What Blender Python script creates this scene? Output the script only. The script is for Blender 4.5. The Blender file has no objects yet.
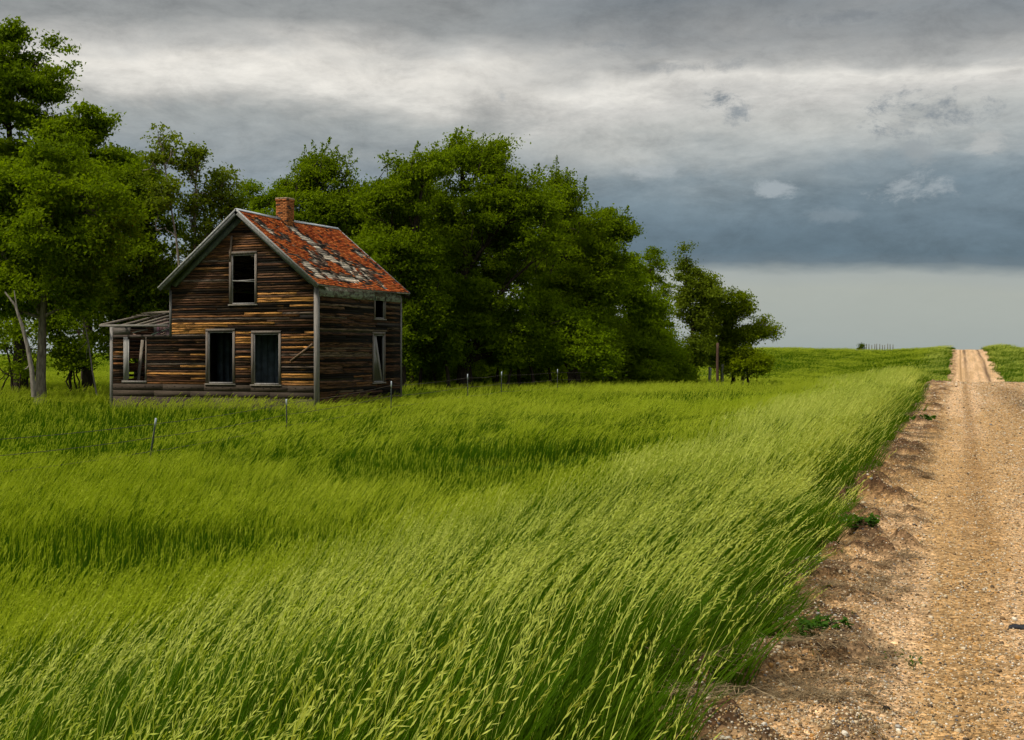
import bpy, math, random
import numpy as np
from math import radians
SC = bpy.context.scene
COL = SC.collection
R0 = np.random.default_rng(7)
random.seed(5)

# ------------------------------------------------------------------ camera model (metres; road runs along +Y)
F = 1200.0; HOR = 347.0; EYE = 1.7
TH = math.atan(447 / 1200.0); CT, ST = math.cos(TH), math.sin(TH)
def at(px, depth):
    xc = (px - 512) / F * depth
    return xc * CT - depth * ST, xc * ST + depth * CT
def zat(py, depth): return EYE - (py - HOR) / F * depth
def depth_of(x, y): return -x * ST + y * CT

# ------------------------------------------------------------------ noise
def _h(ix, iy, iz, seed):
    n = (ix.astype(np.int64) * 374761393 + iy.astype(np.int64) * 668265263 + iz.astype(np.int64) * 2147483647 + seed * 974711) & 0xffffffff
    n = ((n ^ (n >> 13)) * 1274126177) & 0xffffffff
    n = ((n ^ (n >> 16)) * 2246822519) & 0xffffffff
    return ((n ^ (n >> 15)) & 0xffffff) / float(0xffffff)
def vnoise(x, y, z=0.0, seed=0):
    x, y, z = np.broadcast_arrays(np.asarray(x, float), np.asarray(y, float), np.asarray(z, float))
    ix, iy, iz = np.floor(x), np.floor(y), np.floor(z)
    fx, fy, fz = x - ix, y - iy, z - iz
    fx, fy, fz = [f * f * (3 - 2 * f) for f in (fx, fy, fz)]
    r = 0
    for a in (0, 1):
        for b in (0, 1):
            for c in (0, 1):
                w = (fx if a else 1 - fx) * (fy if b else 1 - fy) * (fz if c else 1 - fz)
                r = r + w * _h(ix + a, iy + b, iz + c, seed)
    return r
def fbm(x, y, z=0.0, o=4, seed=0):
    x, y, z = np.asarray(x, float), np.asarray(y, float), np.asarray(z, float)
    r, a, t = 0, 0.5, 0
    for k in range(o):
        r = r + a * vnoise(x * 2 ** k, y * 2 ** k, z * 2 ** k, seed + k * 17); t += a; a *= .5
    return r / t
def sstep(a, b, x):
    t = np.clip((np.asarray(x, float) - a) / (b - a), 0, 1); return t * t * (3 - 2 * t)

# ------------------------------------------------------------------ terrain
_yy = np.arange(-60, 2500, 1.0)
def _prof(kn, s=5):
    k = np.array(kn, float); v = np.interp(_yy, k[:, 0], k[:, 1])
    ker = np.exp(-0.5 * (np.arange(-3 * s, 3 * s + 1) / s) ** 2); ker /= ker.sum()
    return np.convolve(np.pad(v, 3 * s, mode='edge'), ker, mode='valid')
_ROAD = _prof([(-60, 0), (0, 0), (20, 0), (42, .06), (57, .16), (61, .06), (75, -.7), (100, -1.9), (122, -2.75), (140, -2.55), (165, -1.7), (200, -.25), (243, 1.1), (250, 1.25), (257, 1.1), (270, .7), (300, -.4), (420, -4.5), (2500, -6)], 3)
_FIELD = _prof([(-60, -1.2), (5, -1.25), (18, -1.5), (26, -1.65), (33, -1.30), (41, -1.06), (48, -.94), (60, -.95), (70, -1.1), (85, -1.4), (107, -1.7), (135, -2.3), (170, -1.7), (235, .75), (252, 1.1), (262, .95), (300, -.2), (420, -4.5), (2500, -6)], 4)
def P(y): return np.interp(y, _yy, _ROAD)
def FL(y): return np.interp(y, _yy, _FIELD)
def ter(x, y):
    x, y = np.asarray(x, float), np.asarray(y, float)
    r = P(y); f = FL(y)
    swell = (fbm(x * .09, y * .09, seed=3) - .5) * .28 + (fbm(x * .5, y * .5, seed=5) - .5) * .1
    far = sstep(110, 180, y)
    # left verge: small berm far away, ditch then field
    left = r + (f - r) * sstep(-1.2, -9.5, x)
    left = left + far * .22 * np.exp(-((x + 3.0) / 1.2) ** 2) - far * .45 * np.exp(-((x + 16) / 7.0) ** 2)
    left = left + swell * sstep(-4, -9, x) * .8
    left = left - sstep(-90, -400, x) * 2.5 * far
    right = r + .55 * np.exp(-((x - 7.4) / 1.5) ** 2) * sstep(30, 60, y) - .75 * sstep(9, 16, x) + swell * sstep(8, 14, x) * .5
    return np.where(x < 1.9, left, right)

# ------------------------------------------------------------------ mesh helpers
def np_mesh(name, V, Fc, mats, fm=None, cols=None, fl=None, smooth=False):
    V = np.asarray(V, np.float32); Fc = np.asarray(Fc, np.int32)
    n, k = Fc.shape
    me = bpy.data.meshes.new(name)
    me.vertices.add(len(V)); me.vertices.foreach_set('co', V.ravel())
    me.loops.add(n * k); me.loops.foreach_set('vertex_index', Fc.ravel())
    me.polygons.add(n); me.polygons.foreach_set('loop_start', np.arange(0, n * k, k, dtype=np.int32))
    me.polygons.foreach_set('loop_total', np.full(n, k, np.int32))
    if smooth: me.polygons.foreach_set('use_smooth', np.ones(n, bool))
    for m in mats: me.materials.append(m)
    if fm is not None: me.polygons.foreach_set('material_index', np.asarray(fm, np.int32))
    if cols is not None:
        a = me.attributes.new('Col', 'FLOAT_COLOR', 'POINT')
        c = np.ones((len(V), 4), np.float32); c[:, :3] = cols
        a.data.foreach_set('color', c.ravel())
    for kk, v in (fl or {}).items():
        a = me.attributes.new(kk, 'FLOAT', 'POINT'); a.data.foreach_set('value', np.asarray(v, np.float32))
    me.update(calc_edges=True)
    return me
def link(name, me, parent=None, loc=(0, 0, 0)):
    o = bpy.data.objects.new(name, me); COL.objects.link(o)
    if parent is not None: o.parent = parent
    o.location = loc
    return o
def empty(name, loc, rz=0):
    o = bpy.data.objects.new(name, None); COL.objects.link(o); o.location = loc; o.rotation_euler = (0, 0, rz); o.empty_display_size = .3
    return o
def tag(o, label=None, cat=None, group=None, kind=None):
    if label: o['label'] = label
    if cat: o['category'] = cat
    if group: o['group'] = group
    if kind: o['kind'] = kind
    return o
BF = np.array([[0, 3, 2, 1], [4, 5, 6, 7], [0, 1, 5, 4], [1, 2, 6, 5], [2, 3, 7, 6], [3, 0, 4, 7]])
class MB:
    def __init__(s): s.v = []; s.f = []; s.c = []; s.n = 0; s.m = []
    def hexa(s, pts, col=(1, 1, 1), m=0):
        s.v.append(np.asarray(pts, float)); s.f.append(BF + s.n); s.n += 8
        s.c.append(np.tile(np.asarray(col, float), (8, 1))); s.m += [m] * 6
    def box(s, x0, x1, y0, y1, z0, z1, col=(1, 1, 1), m=0):
        s.hexa([(x0, y0, z0), (x1, y0, z0), (x1, y1, z0), (x0, y1, z0), (x0, y0, z1), (x1, y0, z1), (x1, y1, z1), (x0, y1, z1)], col, m)
    def beam(s, a, b, w, h, col=(1, 1, 1), up=(0, 0, 1), m=0):
        a, b = np.array(a, float), np.array(b, float); d = b - a; d /= np.linalg.norm(d)
        u = np.array(up, float); r = np.cross(d, u); r /= np.linalg.norm(r); u = np.cross(r, d)
        r *= w / 2; u *= h / 2
        s.hexa([a - r - u, a + r - u, b + r - u, b - r - u, a - r + u, a + r + u, b + r + u, b - r + u], col, m)
    def tube(s, pts, rad, n=6, col=(1, 1, 1), m=0):
        pts = np.asarray(pts, float); K = len(pts); rad = np.broadcast_to(rad, (K,))
        d = np.gradient(pts, axis=0); d /= np.linalg.norm(d, axis=1)[:, None] + 1e-9
        ref = np.array([1., 0, 0]) if abs(d[0][2]) > .6 else np.array([0, 0, 1.])
        u = np.cross(d, ref); u /= np.linalg.norm(u, axis=1)[:, None] + 1e-9; w = np.cross(d, u)
        a = np.arange(n) * 2 * math.pi / n
        V = pts[:, None] + rad[:, None, None] * (u[:, None] * np.cos(a)[None, :, None] + w[:, None] * np.sin(a)[None, :, None])
        V = V.reshape(-1, 3)
        i = np.arange(K - 1)[:, None] * n; j = np.arange(n)[None]; j2 = (j + 1) % n
        Fq = np.stack([i + j, i + j2, i + n + j2, i + n + j], -1).reshape(-1, 4)
        s.v.append(V); s.f.append(Fq + s.n); s.n += len(V); s.c.append(np.tile(np.asarray(col, float), (len(V), 1))); s.m += [m] * len(Fq)
    def quads(s, V, col):
        n = len(V) // 4; s.v.append(V); s.f.append(np.arange(4 * n).reshape(-1, 4) + s.n); s.n += 4 * n
        s.c.append(col); s.m += [0] * n
    def mesh(s, name, mats, smooth=False, off=(0, 0, 0)):
        return np_mesh(name, np.concatenate(s.v) - np.asarray(off, float), np.concatenate(s.f), mats if isinstance(mats, list) else [mats], s.m, np.concatenate(s.c), smooth=smooth)
    def build(s, name, mats, parent=None, smooth=False):
        off = np.array(parent_world(parent)); return link(name, s.mesh(name, mats, smooth, off), parent)
def parent_world(p):
    loc = np.zeros(3)
    while p is not None: loc = loc + np.array(p.location); p = p.parent
    return loc

# ------------------------------------------------------------------ materials
def mat(name):
    m = bpy.data.materials.new(name); m.use_nodes = True; nt = m.node_tree; nt.nodes.clear()
    return m, nt
class NT:
    def __init__(s, nt): s.nt = nt
    def n(s, t, **k):
        nd = s.nt.nodes.new(t)
        for a, b in k.items():
            if a.startswith('i_'): nd.inputs[int(a[2:]) if a[2:].isdigit() else a[2:].replace('_', ' ')].default_value = b
            else: setattr(nd, a, b)
        return nd
    def l(s, a, b): s.nt.links.new(a, b)
    def math(s, op, a, b=None, c=None, clamp=False):
        nd = s.nt.nodes.new('ShaderNodeMath'); nd.operation = op; nd.use_clamp = clamp
        for i, v in enumerate((a, b, c)):
            if v is None: continue
            if isinstance(v, (int, float)): nd.inputs[i].default_value = v
            else: s.l(v, nd.inputs[i])
        return nd.outputs[0]
    def mix(s, f, a, b, bt='MIX'):
        nd = s.nt.nodes.new('ShaderNodeMix'); nd.data_type = 'RGBA'; nd.blend_type = bt; nd.clamp_factor = True
        for i, v in ((0, f), (6, a), (7, b)):
            if isinstance(v, (int, float)): nd.inputs[i].default_value = v
            elif isinstance(v, tuple): nd.inputs[i].default_value = (*v, 1) if len(v) == 3 else v
            else: s.l(v, nd.inputs[i])
        return nd.outputs[2]
    def ramp(s, f, stops, interp='LINEAR'):
        nd = s.nt.nodes.new('ShaderNodeValToRGB'); cr = nd.color_ramp; cr.interpolation = interp
        while len(cr.elements) > 1: cr.elements.remove(cr.elements[-1])
        for i, (p, c) in enumerate(stops):
            e = cr.elements[0] if i == 0 else cr.elements.new(p)
            e.position = p; c = (c, c, c) if isinstance(c, (int, float)) else c; e.color = (*c, 1)
        s.l(f, nd.inputs[0]); return nd.outputs[0]
    def noise(s, vec, scale, detail=4, rough=.55, dim='3D', out=0, dist=0):
        nd = s.nt.nodes.new('ShaderNodeTexNoise'); nd.noise_dimensions = dim
        nd.inputs['Scale'].default_value = scale; nd.inputs['Detail'].default_value = detail; nd.inputs['Roughness'].default_value = rough
        nd.inputs['Distortion'].default_value = dist
        if vec is not None: s.l(vec, nd.inputs['Vector'])
        return nd.outputs[out]
    def vmul(s, v, xyz):
        nd = s.nt.nodes.new('ShaderNodeVectorMath'); nd.operation = 'MULTIPLY'; s.l(v, nd.inputs[0]); nd.inputs[1].default_value = xyz; return nd.outputs[0]
    def attr(s, name, t='GEOMETRY', o='Color'):
        nd = s.nt.nodes.new('ShaderNodeAttribute'); nd.attribute_name = name; nd.attribute_type = t; return nd.outputs[o]
    def pos(s): return s.nt.nodes.new('ShaderNodeNewGeometry').outputs['Position']
    def bsdf(s, col, rough=.9, spec=.2, bump=None, bs=.3, bd=.01):
        b = s.nt.nodes.new('ShaderNodeBsdfPrincipled'); o = s.nt.nodes.new('ShaderNodeOutputMaterial')
        if isinstance(col, tuple): b.inputs['Base Color'].default_value = (*col, 1)
        else: s.l(col, b.inputs['Base Color'])
        if isinstance(rough, (int, float)): b.inputs['Roughness'].default_value = rough
        else: s.l(rough, b.inputs['Roughness'])
        b.inputs['Specular IOR Level'].default_value = spec
        if bump is not None:
            bm = s.nt.nodes.new('ShaderNodeBump'); bm.inputs['Strength'].default_value = bs; bm.inputs['Distance'].default_value = bd
            s.l(bump, bm.inputs['Height']); s.l(bm.outputs[0], b.inputs['Normal'])
        s.l(b.outputs[0], o.inputs[0]); return b

def wood_mat(name, scale=(2, 2, 55), contrast=.7, warm=0.0, paint=None):
    m, nt = mat(name); N = NT(nt); p = N.pos()
    c = N.attr('Col')
    st = N.noise(N.vmul(p, scale), 1.0, 6, .65)
    fine = N.noise(N.vmul(p, tuple(a * 3 for a in scale)), 1.0, 3, .6)
    k = N.ramp(st, [(.3, 1 - contrast), (.5, .85), (.7, 1 + contrast * .7)])
    k2 = N.ramp(fine, [(.3, .65), (.7, 1.25)])
    col = N.mix(1.0, N.mix(1.0, c, k, 'MULTIPLY'), k2, 'MULTIPLY')
    if warm:
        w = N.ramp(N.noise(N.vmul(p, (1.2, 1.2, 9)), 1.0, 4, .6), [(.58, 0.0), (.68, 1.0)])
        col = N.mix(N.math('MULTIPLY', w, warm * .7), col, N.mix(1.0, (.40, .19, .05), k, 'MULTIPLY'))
        dk = N.ramp(N.noise(N.vmul(p, (.9, .9, 14)), 1.7, 5, .6), [(.48, 0.0), (.60, .92)])
        col = N.mix(dk, col, N.mix(1.0, (.010, .007, .004), k2, 'MULTIPLY'))
    if paint:
        w = N.ramp(N.noise(N.vmul(p, (3, 3, 7)), 1.0, 6, .7), [(.47, 0.0), (.53, 1.0)])
        col = N.mix(w, col, paint)
    N.bsdf(col, .88, .15, st, .5, .01)
    return m
M = {}
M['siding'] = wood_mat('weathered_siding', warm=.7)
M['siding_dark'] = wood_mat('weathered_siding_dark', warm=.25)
M['trim'] = wood_mat('weathered_trim', (40, 40, 2), .35)
M['trim_h'] = wood_mat('weathered_trim_horizontal', (3, 3, 40), .4)
M['plank'] = wood_mat('plank', (8, 8, 8), .4)
M['frieze'] = wood_mat('flaking_frieze', (3, 3, 30), .4, paint=(.30, .32, .25))
M['soffit'] = wood_mat('soffit', (9, 9, 9), .4)

def leaf_mat(name, c1, c2, tr=.5, trc=(1.35, 1.35, .4), nsc=.35):
    m, nt = mat(name); N = NT(nt)
    v = N.attr('v', o='Fac'); nz = N.noise(N.pos(), nsc, 3, .5)
    f = N.math('ADD', N.math('MULTIPLY', v, .6), N.math('MULTIPLY_ADD', nz, 1.6, -.6), clamp=True)
    col = N.mix(f, c1, c2)
    d = N.n('ShaderNodeBsdfPrincipled'); N.l(col, d.inputs['Base Color']); d.inputs['Roughness'].default_value = .6; d.inputs['Specular IOR Level'].default_value = .04
    t = N.n('ShaderNodeBsdfTranslucent'); N.l(N.mix(1.0, col, trc, 'MULTIPLY'), t.inputs[0])
    mx = N.n('ShaderNodeMixShader'); mx.inputs[0].default_value = tr; N.l(d.outputs[0], mx.inputs[1]); N.l(t.outputs[0], mx.inputs[2])
    o = N.n('ShaderNodeOutputMaterial'); N.l(mx.outputs[0], o.inputs[0])
    return m
M['leaf'] = leaf_mat('elm_leaves', (.072, .120, .001), (.205, .28, .004))
M['leaf_bright'] = leaf_mat('bright_leaves', (.082, .138, .001), (.235, .325, .004))
M['leaf_poplar'] = leaf_mat('poplar_leaves', (.080, .12, .006), (.20, .25, .016))
M['leaf_yellow'] = leaf_mat('yellowish_leaves', (.085, .125, .001), (.235, .29, .003))
M['weed'] = leaf_mat('weed_leaves', (.04, .10, .012), (.08, .18, .02), nsc=20)
def bark_mat(name, a, b):
    m, nt = mat(name); N = NT(nt); p = N.pos()
    n = N.noise(N.vmul(p, (14, 14, 2.5)), 1.0, 5, .65)
    N.bsdf(N.mix(N.ramp(n, [(.35, 0.0), (.65, 1.0)]), a, b), .95, .1, n, .8, .03); return m
M['bark'] = bark_mat('bark', (.025, .018, .012), (.075, .058, .042))
M['bark_pale'] = bark_mat('pale_bark', (.10, .08, .06), (.30, .25, .19))
M['bark_dead'] = bark_mat('dead_wood', (.15, .125, .10), (.36, .31, .25))

def grass_mat(name, lo, hi, headcol=None, tr=.4):
    m, nt = mat(name); N = NT(nt)
    t = N.attr('t', o='Fac'); v = N.attr('v', o='Fac'); p = N.pos()
    n1 = N.noise(N.vmul(p, (.16, .16, 0)), 1.0, 3, .55); n2 = N.noise(N.vmul(p, (1.1, 1.1, 0)), 1.0, 3, .6)
    f = N.math('ADD', N.math('MULTIPLY', v, .5), N.math('MULTIPLY', N.math('ADD', N.math('MULTIPLY_ADD', n1, 2.0, -.75), N.math('MULTIPLY_ADD', n2, 1.2, -.55)), .5), clamp=True)
    col = N.mix(f, lo, hi)
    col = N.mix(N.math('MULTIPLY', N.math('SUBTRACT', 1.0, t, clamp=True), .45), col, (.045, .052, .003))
    d = N.n('ShaderNodeBsdfPrincipled'); N.l(col, d.inputs['Base Color']); d.inputs['Roughness'].default_value = .6; d.inputs['Specular IOR Level'].default_value = .04
    tl = N.n('ShaderNodeBsdfTranslucent'); N.l(N.mix(1.0, col, (1.2, 1.3, .3), 'MULTIPLY'), tl.inputs[0])
    mx = N.n('ShaderNodeMixShader'); mx.inputs[0].default_value = tr; N.l(d.outputs[0], mx.inputs[1]); N.l(tl.outputs[0], mx.inputs[2])
    o = N.n('ShaderNodeOutputMaterial'); N.l(mx.outputs[0], o.inputs[0]); return m
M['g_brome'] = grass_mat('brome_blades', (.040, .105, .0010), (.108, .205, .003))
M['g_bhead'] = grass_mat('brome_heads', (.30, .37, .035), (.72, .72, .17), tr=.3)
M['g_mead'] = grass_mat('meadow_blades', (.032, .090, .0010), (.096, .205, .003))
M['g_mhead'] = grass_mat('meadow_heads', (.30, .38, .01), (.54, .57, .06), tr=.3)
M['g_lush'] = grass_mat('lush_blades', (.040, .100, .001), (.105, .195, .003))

# ground under the grass
m, nt = mat('grass_ground'); N = NT(nt); p = N.pos()
n1 = N.noise(N.vmul(p, (.03, .06, 0)), 1.0, 5, .6); n2 = N.noise(p, 1.3, 5, .7); n3 = N.noise(N.vmul(p, (.25, .9, 0)), 1.0, 5, .65)
c = N.mix(N.ramp(n1, [(.35, 0.0), (.65, 1.0)]), (.045, .09, .001), (.10, .165, .003))
c = N.mix(N.ramp(n3, [(.45, 0.0), (.75, .8)]), c, (.14, .20, .012))
c = N.mix(N.ramp(n2, [(.35, .6), (.6, 0.0)]), c, (.03, .05, .001))
N.bsdf(c, .95, .1, n2, .8, .2); M['ground'] = m

# gravel road
m, nt = mat('gravel_dirt'); N = NT(nt); p = N.pos(); c = N.attr('Col')
vo = N.n('ShaderNodeTexVoronoi'); vo.inputs['Scale'].default_value = 55; N.l(p, vo.inputs['Vector'])
stone = N.ramp(vo.outputs['Color'], [(.0, (.16, .13, .1)), (.3, (.62, .56, .45)), (.55, (1.05, .98, .88)), (.8, (1.55, 1.45, 1.3)), (1, (2.2, 2.1, 2.0))])
vo2 = N.n('ShaderNodeTexVoronoi'); vo2.inputs['Scale'].default_value = 21; N.l(p, vo2.inputs['Vector'])
stone2 = N.ramp(vo2.outputs['Color'], [(.0, (.5, .45, .4)), (.4, (.92, .9, .86)), (.7, (1.1, 1.05, 1.0)), (1, (1.6, 1.55, 1.5))])
nb = N.noise(p, 2.2, 6, .65)
c2 = N.mix(.75, c, N.mix(1.0, c, stone, 'MULTIPLY')); c2 = N.mix(.85, c2, N.mix(1.0, c2, stone2, 'MULTIPLY'))
c2 = N.mix(1.0, c2, N.ramp(nb, [(.3, .78), (.7, 1.18)]), 'MULTIPLY')
hgt = N.math('ADD', N.math('MULTIPLY', vo.outputs['Distance'], -.5), N.math('MULTIPLY', N.noise(p, 30, 5, .7), 1.0))
N.bsdf(c2, .95, .15, hgt, .8, .012); M['road'] = m
m, nt = mat('pebble'); N = NT(nt)
oi = N.n('ShaderNodeObjectInfo').outputs['Random']
cc = N.ramp(oi, [(0, (.06, .05, .04)), (.18, (.26, .16, .07)), (.35, (.45, .30, .14)), (.48, (.52, .26, .06)), (.62, (.55, .42, .24)), (.8, (.68, .54, .34)), (.93, (.85, .76, .60)), (1, (.12, .12, .13))])
N.bsdf(cc, .85, .25); M['pebble'] = m
def plain(name, col, rough=.8, spec=.2, nsc=12, var=.35):
    m, nt = mat(name); N = NT(nt); n = N.noise(N.pos(), nsc, 5, .6)
    N.bsdf(N.mix(1.0, col, N.ramp(n, [(.3, 1 - var), (.7, 1 + var)]), 'MULTIPLY'), rough, spec, n, .3, .01); return m
M['interior'] = plain('faded_blue_plaster', (.13, .17, .19), nsc=3)
M['dark_interior'] = plain('old_interior_boards', (.07, .055, .045), nsc=3)
M['metal_post'] = plain('green_steel_post', (.06, .07, .05), .6)
M['white_tip'] = plain('white_post_tip', (.62, .66, .68), .6, var=.1)
M['wire'] = plain('rusty_wire', (.07, .055, .045), .6)
M['rubber'] = plain('black_rubber', (.018, .018, .02), .55, .4, 60)
M['flashing'] = plain('grey_ridge_cap', (.42, .44, .45), .6, .3, 5, .2)
m, nt = mat('shingle'); N = NT(nt); p = N.pos(); n = N.noise(p, 25, 5, .7); nn = N.noise(p, 3, 4, .6)
c = N.mix(1.0, N.attr('Col'), N.ramp(n, [(.3, .55), (.7, 1.4)]), 'MULTIPLY'); c = N.mix(1.0, c, N.ramp(nn, [(.3, .75), (.7, 1.2)]), 'MULTIPLY')
N.bsdf(c, .9, .15, n, .4, .01); M['shingle'] = m
m, nt = mat('old_brick'); N = NT(nt); p = N.pos(); n = N.noise(p, 18, 5, .7)
c = N.mix(1.0, N.attr('Col'), N.ramp(n, [(.3, .6), (.7, 1.35)]), 'MULTIPLY'); N.bsdf(c, .92, .1, n, .5, .01); M['brick'] = m
m, nt = mat('window_glass'); N = NT(nt)
g = N.n('ShaderNodeBsdfGlossy'); g.inputs['Roughness'].default_value = .06
tr = N.n('ShaderNodeBsdfTransparent'); tr.inputs[0].default_value = (.75, .8, .82, 1)
fr = N.n('ShaderNodeFresnel'); fr.inputs[0].default_value = 1.5
mx = N.n('ShaderNodeMixShader'); N.l(fr.outputs[0], mx.inputs[0]); N.l(tr.outputs[0], mx.inputs[1]); N.l(g.outputs[0], mx.inputs[2])
o = N.n('ShaderNodeOutputMaterial'); N.l(mx.outputs[0], o.inputs[0]); M['glass'] = m

# ------------------------------------------------------------------ terrain mesh
def grow(a, b, s0, g, lim):
    r = [a]; s = s0
    while r[-1] < b: r.append(r[-1] + s); s = min(s * g, lim)
    return r
xs = np.array(sorted(set([-v for v in grow(2, 900, .4, 1.06, 60)] + list(np.arange(-1.6, 2, .4)) + [v for v in grow(2, 900, .4, 1.06, 60)])))
ys = np.array([-40, -30, -20, -12] + grow(-6, 2400, .5, 1.012, 60))
X, Y = np.meshgrid(xs, ys); Z = ter(X, Y)
Z = Z - .06 * ((X > -1.25) & (X < 5.1))
nx, ny = len(xs), len(ys)
idx = np.arange(nx * ny).reshape(ny, nx)
Fq = np.stack([idx[:-1, :-1], idx[:-1, 1:], idx[1:, 1:], idx[1:, :-1]], -1).reshape(-1, 4)
g = link('ground', np_mesh('ground', np.stack([X, Y, Z], -1).reshape(-1, 3), Fq, [M['ground']], smooth=True)); tag(g, 'green prairie ground under the tall grass', kind='structure')

# road sheet with its rough shoulder
xs = np.concatenate([np.arange(-1.75, .6, .035), np.arange(.6, 5.7, .12)])
ys = [-8, -4, 0, 2]; 
y = 2.6
while y < 275: ys.append(y); y += max(.03, y * .0042)
ys = np.array(ys); X, Y = np.meshgrid(xs, ys)
wob = (fbm(Y * .35, 0 * Y, seed=9) - .5) * .5
sh = sstep(-1.5, -1.1, X) * (1 - sstep(-.62, -.22, X + wob))     # loose shoulder berm
clod = fbm(X * 5, Y * 5, seed=21, o=5)
dg = Y + (X + .8) * .9 + (fbm(X * 1.1, Y * .6, seed=4) - .5) * 2.2
ridge = np.exp(-((np.abs(((dg * .85) % 1) - .5)) / .13) ** 2) * sstep(.35, .62, fbm(X * .9, Y * .6, seed=31))
lump = sstep(.56, .72, fbm(X * 2.6, Y * 1.8, seed=44, o=3))
fade = 1.0 / (1 + (Y / 60) ** 2)
near_ = 1 / (1 + (Y / 22) ** 2)
Z = P(Y) + .004 + sh * (.25 + .75 * near_) * (.10 * (clod - .35) + .19 * ridge * (.3 + clod) + .11 * lump + .03)
# wheel ruts and crown
rut = np.exp(-((X - .75) / .33) ** 2) + np.exp(-((X - 3.2) / .35) ** 2)
Z += -.025 * rut * (X > -.2) + .012 * (fbm(X * 3, Y * 3, seed=8) - .5) + .02 * np.exp(-((X - 1.95) / .6) ** 2)
Z -= .14 * sstep(-1.2, -1.75, X) + .25 * sstep(5.05, 5.6, X)
base = np.array([.50, .325, .15]); brown = np.array([.31, .185, .075]); dark = np.array([.13, .075, .038]); mud = np.array([.085, .058, .04]); pale = np.array([.70, .49, .30])
C = np.tile(base, (X.size, 1)).reshape(*X.shape, 3)
def mixc(C, c, f): f = np.clip(f, 0, 1)[..., None]; return C * (1 - f) + c * f
st = fbm(X * 2.5, Y * .12, seed=61); blot = fbm(X * .8, Y * .35, seed=71)
C = mixc(C, pale, np.clip(sstep(.42, .66, st) * .75 + .5 * sstep(25, 70, Y), 0, 1))
C = mixc(C, brown, .55 * np.exp(-((X - .12 + wob * .4) / .28) ** 2) * (.4 + blot) * sstep(24, 8, Y) + .5 * np.exp(-((X - .2) / .13) ** 2) * sstep(10, 22, Y))
C = mixc(C, pale, .7 * sstep(.25, .6, X) * sstep(1.2, .8, X) * sstep(20, 8, Y))
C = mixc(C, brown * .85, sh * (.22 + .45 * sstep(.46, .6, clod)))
C = mixc(C, dark * .8, sh * np.clip(ridge * 1.5 * sstep(.3, .5, clod) + lump * .9, 0, 1))  # dark soil on ridges and lumps, deepened to paint in the clods' shadows
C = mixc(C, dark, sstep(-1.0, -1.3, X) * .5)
mudf = np.exp(-((X - 1.9 - .25 * np.sin(Y * .1)) / .55) ** 2) * sstep(24, 31, Y) * (1 - sstep(44, 58, Y))
C = mixc(C, brown * .75, mudf * 1.0)
C = mixc(C, mud, sstep(.52, .68, fbm(X * 2.3, Y * .35, seed=91)) * np.exp(-((X - 1.9) / .42) ** 2) * sstep(29, 33, Y) * (1 - sstep(41, 47, Y)))
for xc_, w_, k_ in ((.22, .10, .55), (.85, .16, .35), (1.45, .09, .3), (3.1, .2, .4)):
    C = mixc(C, brown * .95, k_ * np.exp(-((X - xc_ - .12 * (fbm(Y * .08, 0 * Y + xc_, seed=6) - .5)) / w_) ** 2) * (.3 + 1.0 * fbm(X * 4, Y * .25, seed=66)) * sstep(7, 14, Y))
farr = sstep(95, 130, Y)
tr_ = np.exp(-((X - .95 - .3 * (fbm(Y * .03, 0 * Y, seed=2) - .5)) / .24) ** 2) + np.exp(-((X - 3.25 + .5 * (fbm(Y * .03, 0 * Y + 5, seed=2) - .5)) / .26) ** 2) + .35 * np.exp(-((X - 2.3) / .1) ** 2)
C = mixc(C, np.array([.17, .11, .065]), farr * tr_ * (.35 + .65 * sstep(.4, .65, fbm(X * 3, Y * .06, seed=12))))
C = mixc(C, mud, sstep(212, 232, Y) * tr_ * .75 * sstep(.42, .55, fbm(X * 4, Y * .2, seed=13)))
nx, ny = len(xs), len(ys); idx = np.arange(nx * ny).reshape(ny, nx)
Fq = np.stack([idx[:-1, :-1], idx[:-1, 1:], idx[1:, 1:], idx[1:, :-1]], -1).reshape(-1, 4)
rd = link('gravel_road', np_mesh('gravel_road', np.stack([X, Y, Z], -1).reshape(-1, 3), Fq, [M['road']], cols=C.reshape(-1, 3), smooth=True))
tag(rd, 'tan gravel road with loose clods along its left shoulder', kind='structure')
ROADX, ROADY, ROADZ = xs, ys, Z
def road_z(x, y):
    i = np.clip(np.searchsorted(ROADY, y) - 1, 0, len(ROADY) - 2); j = np.clip(np.searchsorted(ROADX, x) - 1, 0, len(ROADX) - 2)
    fy = np.clip((y - ROADY[i]) / (ROADY[i + 1] - ROADY[i]), 0, 1); fx = np.clip((x - ROADX[j]) / (ROADX[j + 1] - ROADX[j]), 0, 1)
    return (ROADZ[i, j] * (1 - fx) + ROADZ[i, j + 1] * fx) * (1 - fy) + (ROADZ[i + 1, j] * (1 - fx) + ROADZ[i + 1, j + 1] * fx) * fy

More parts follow.
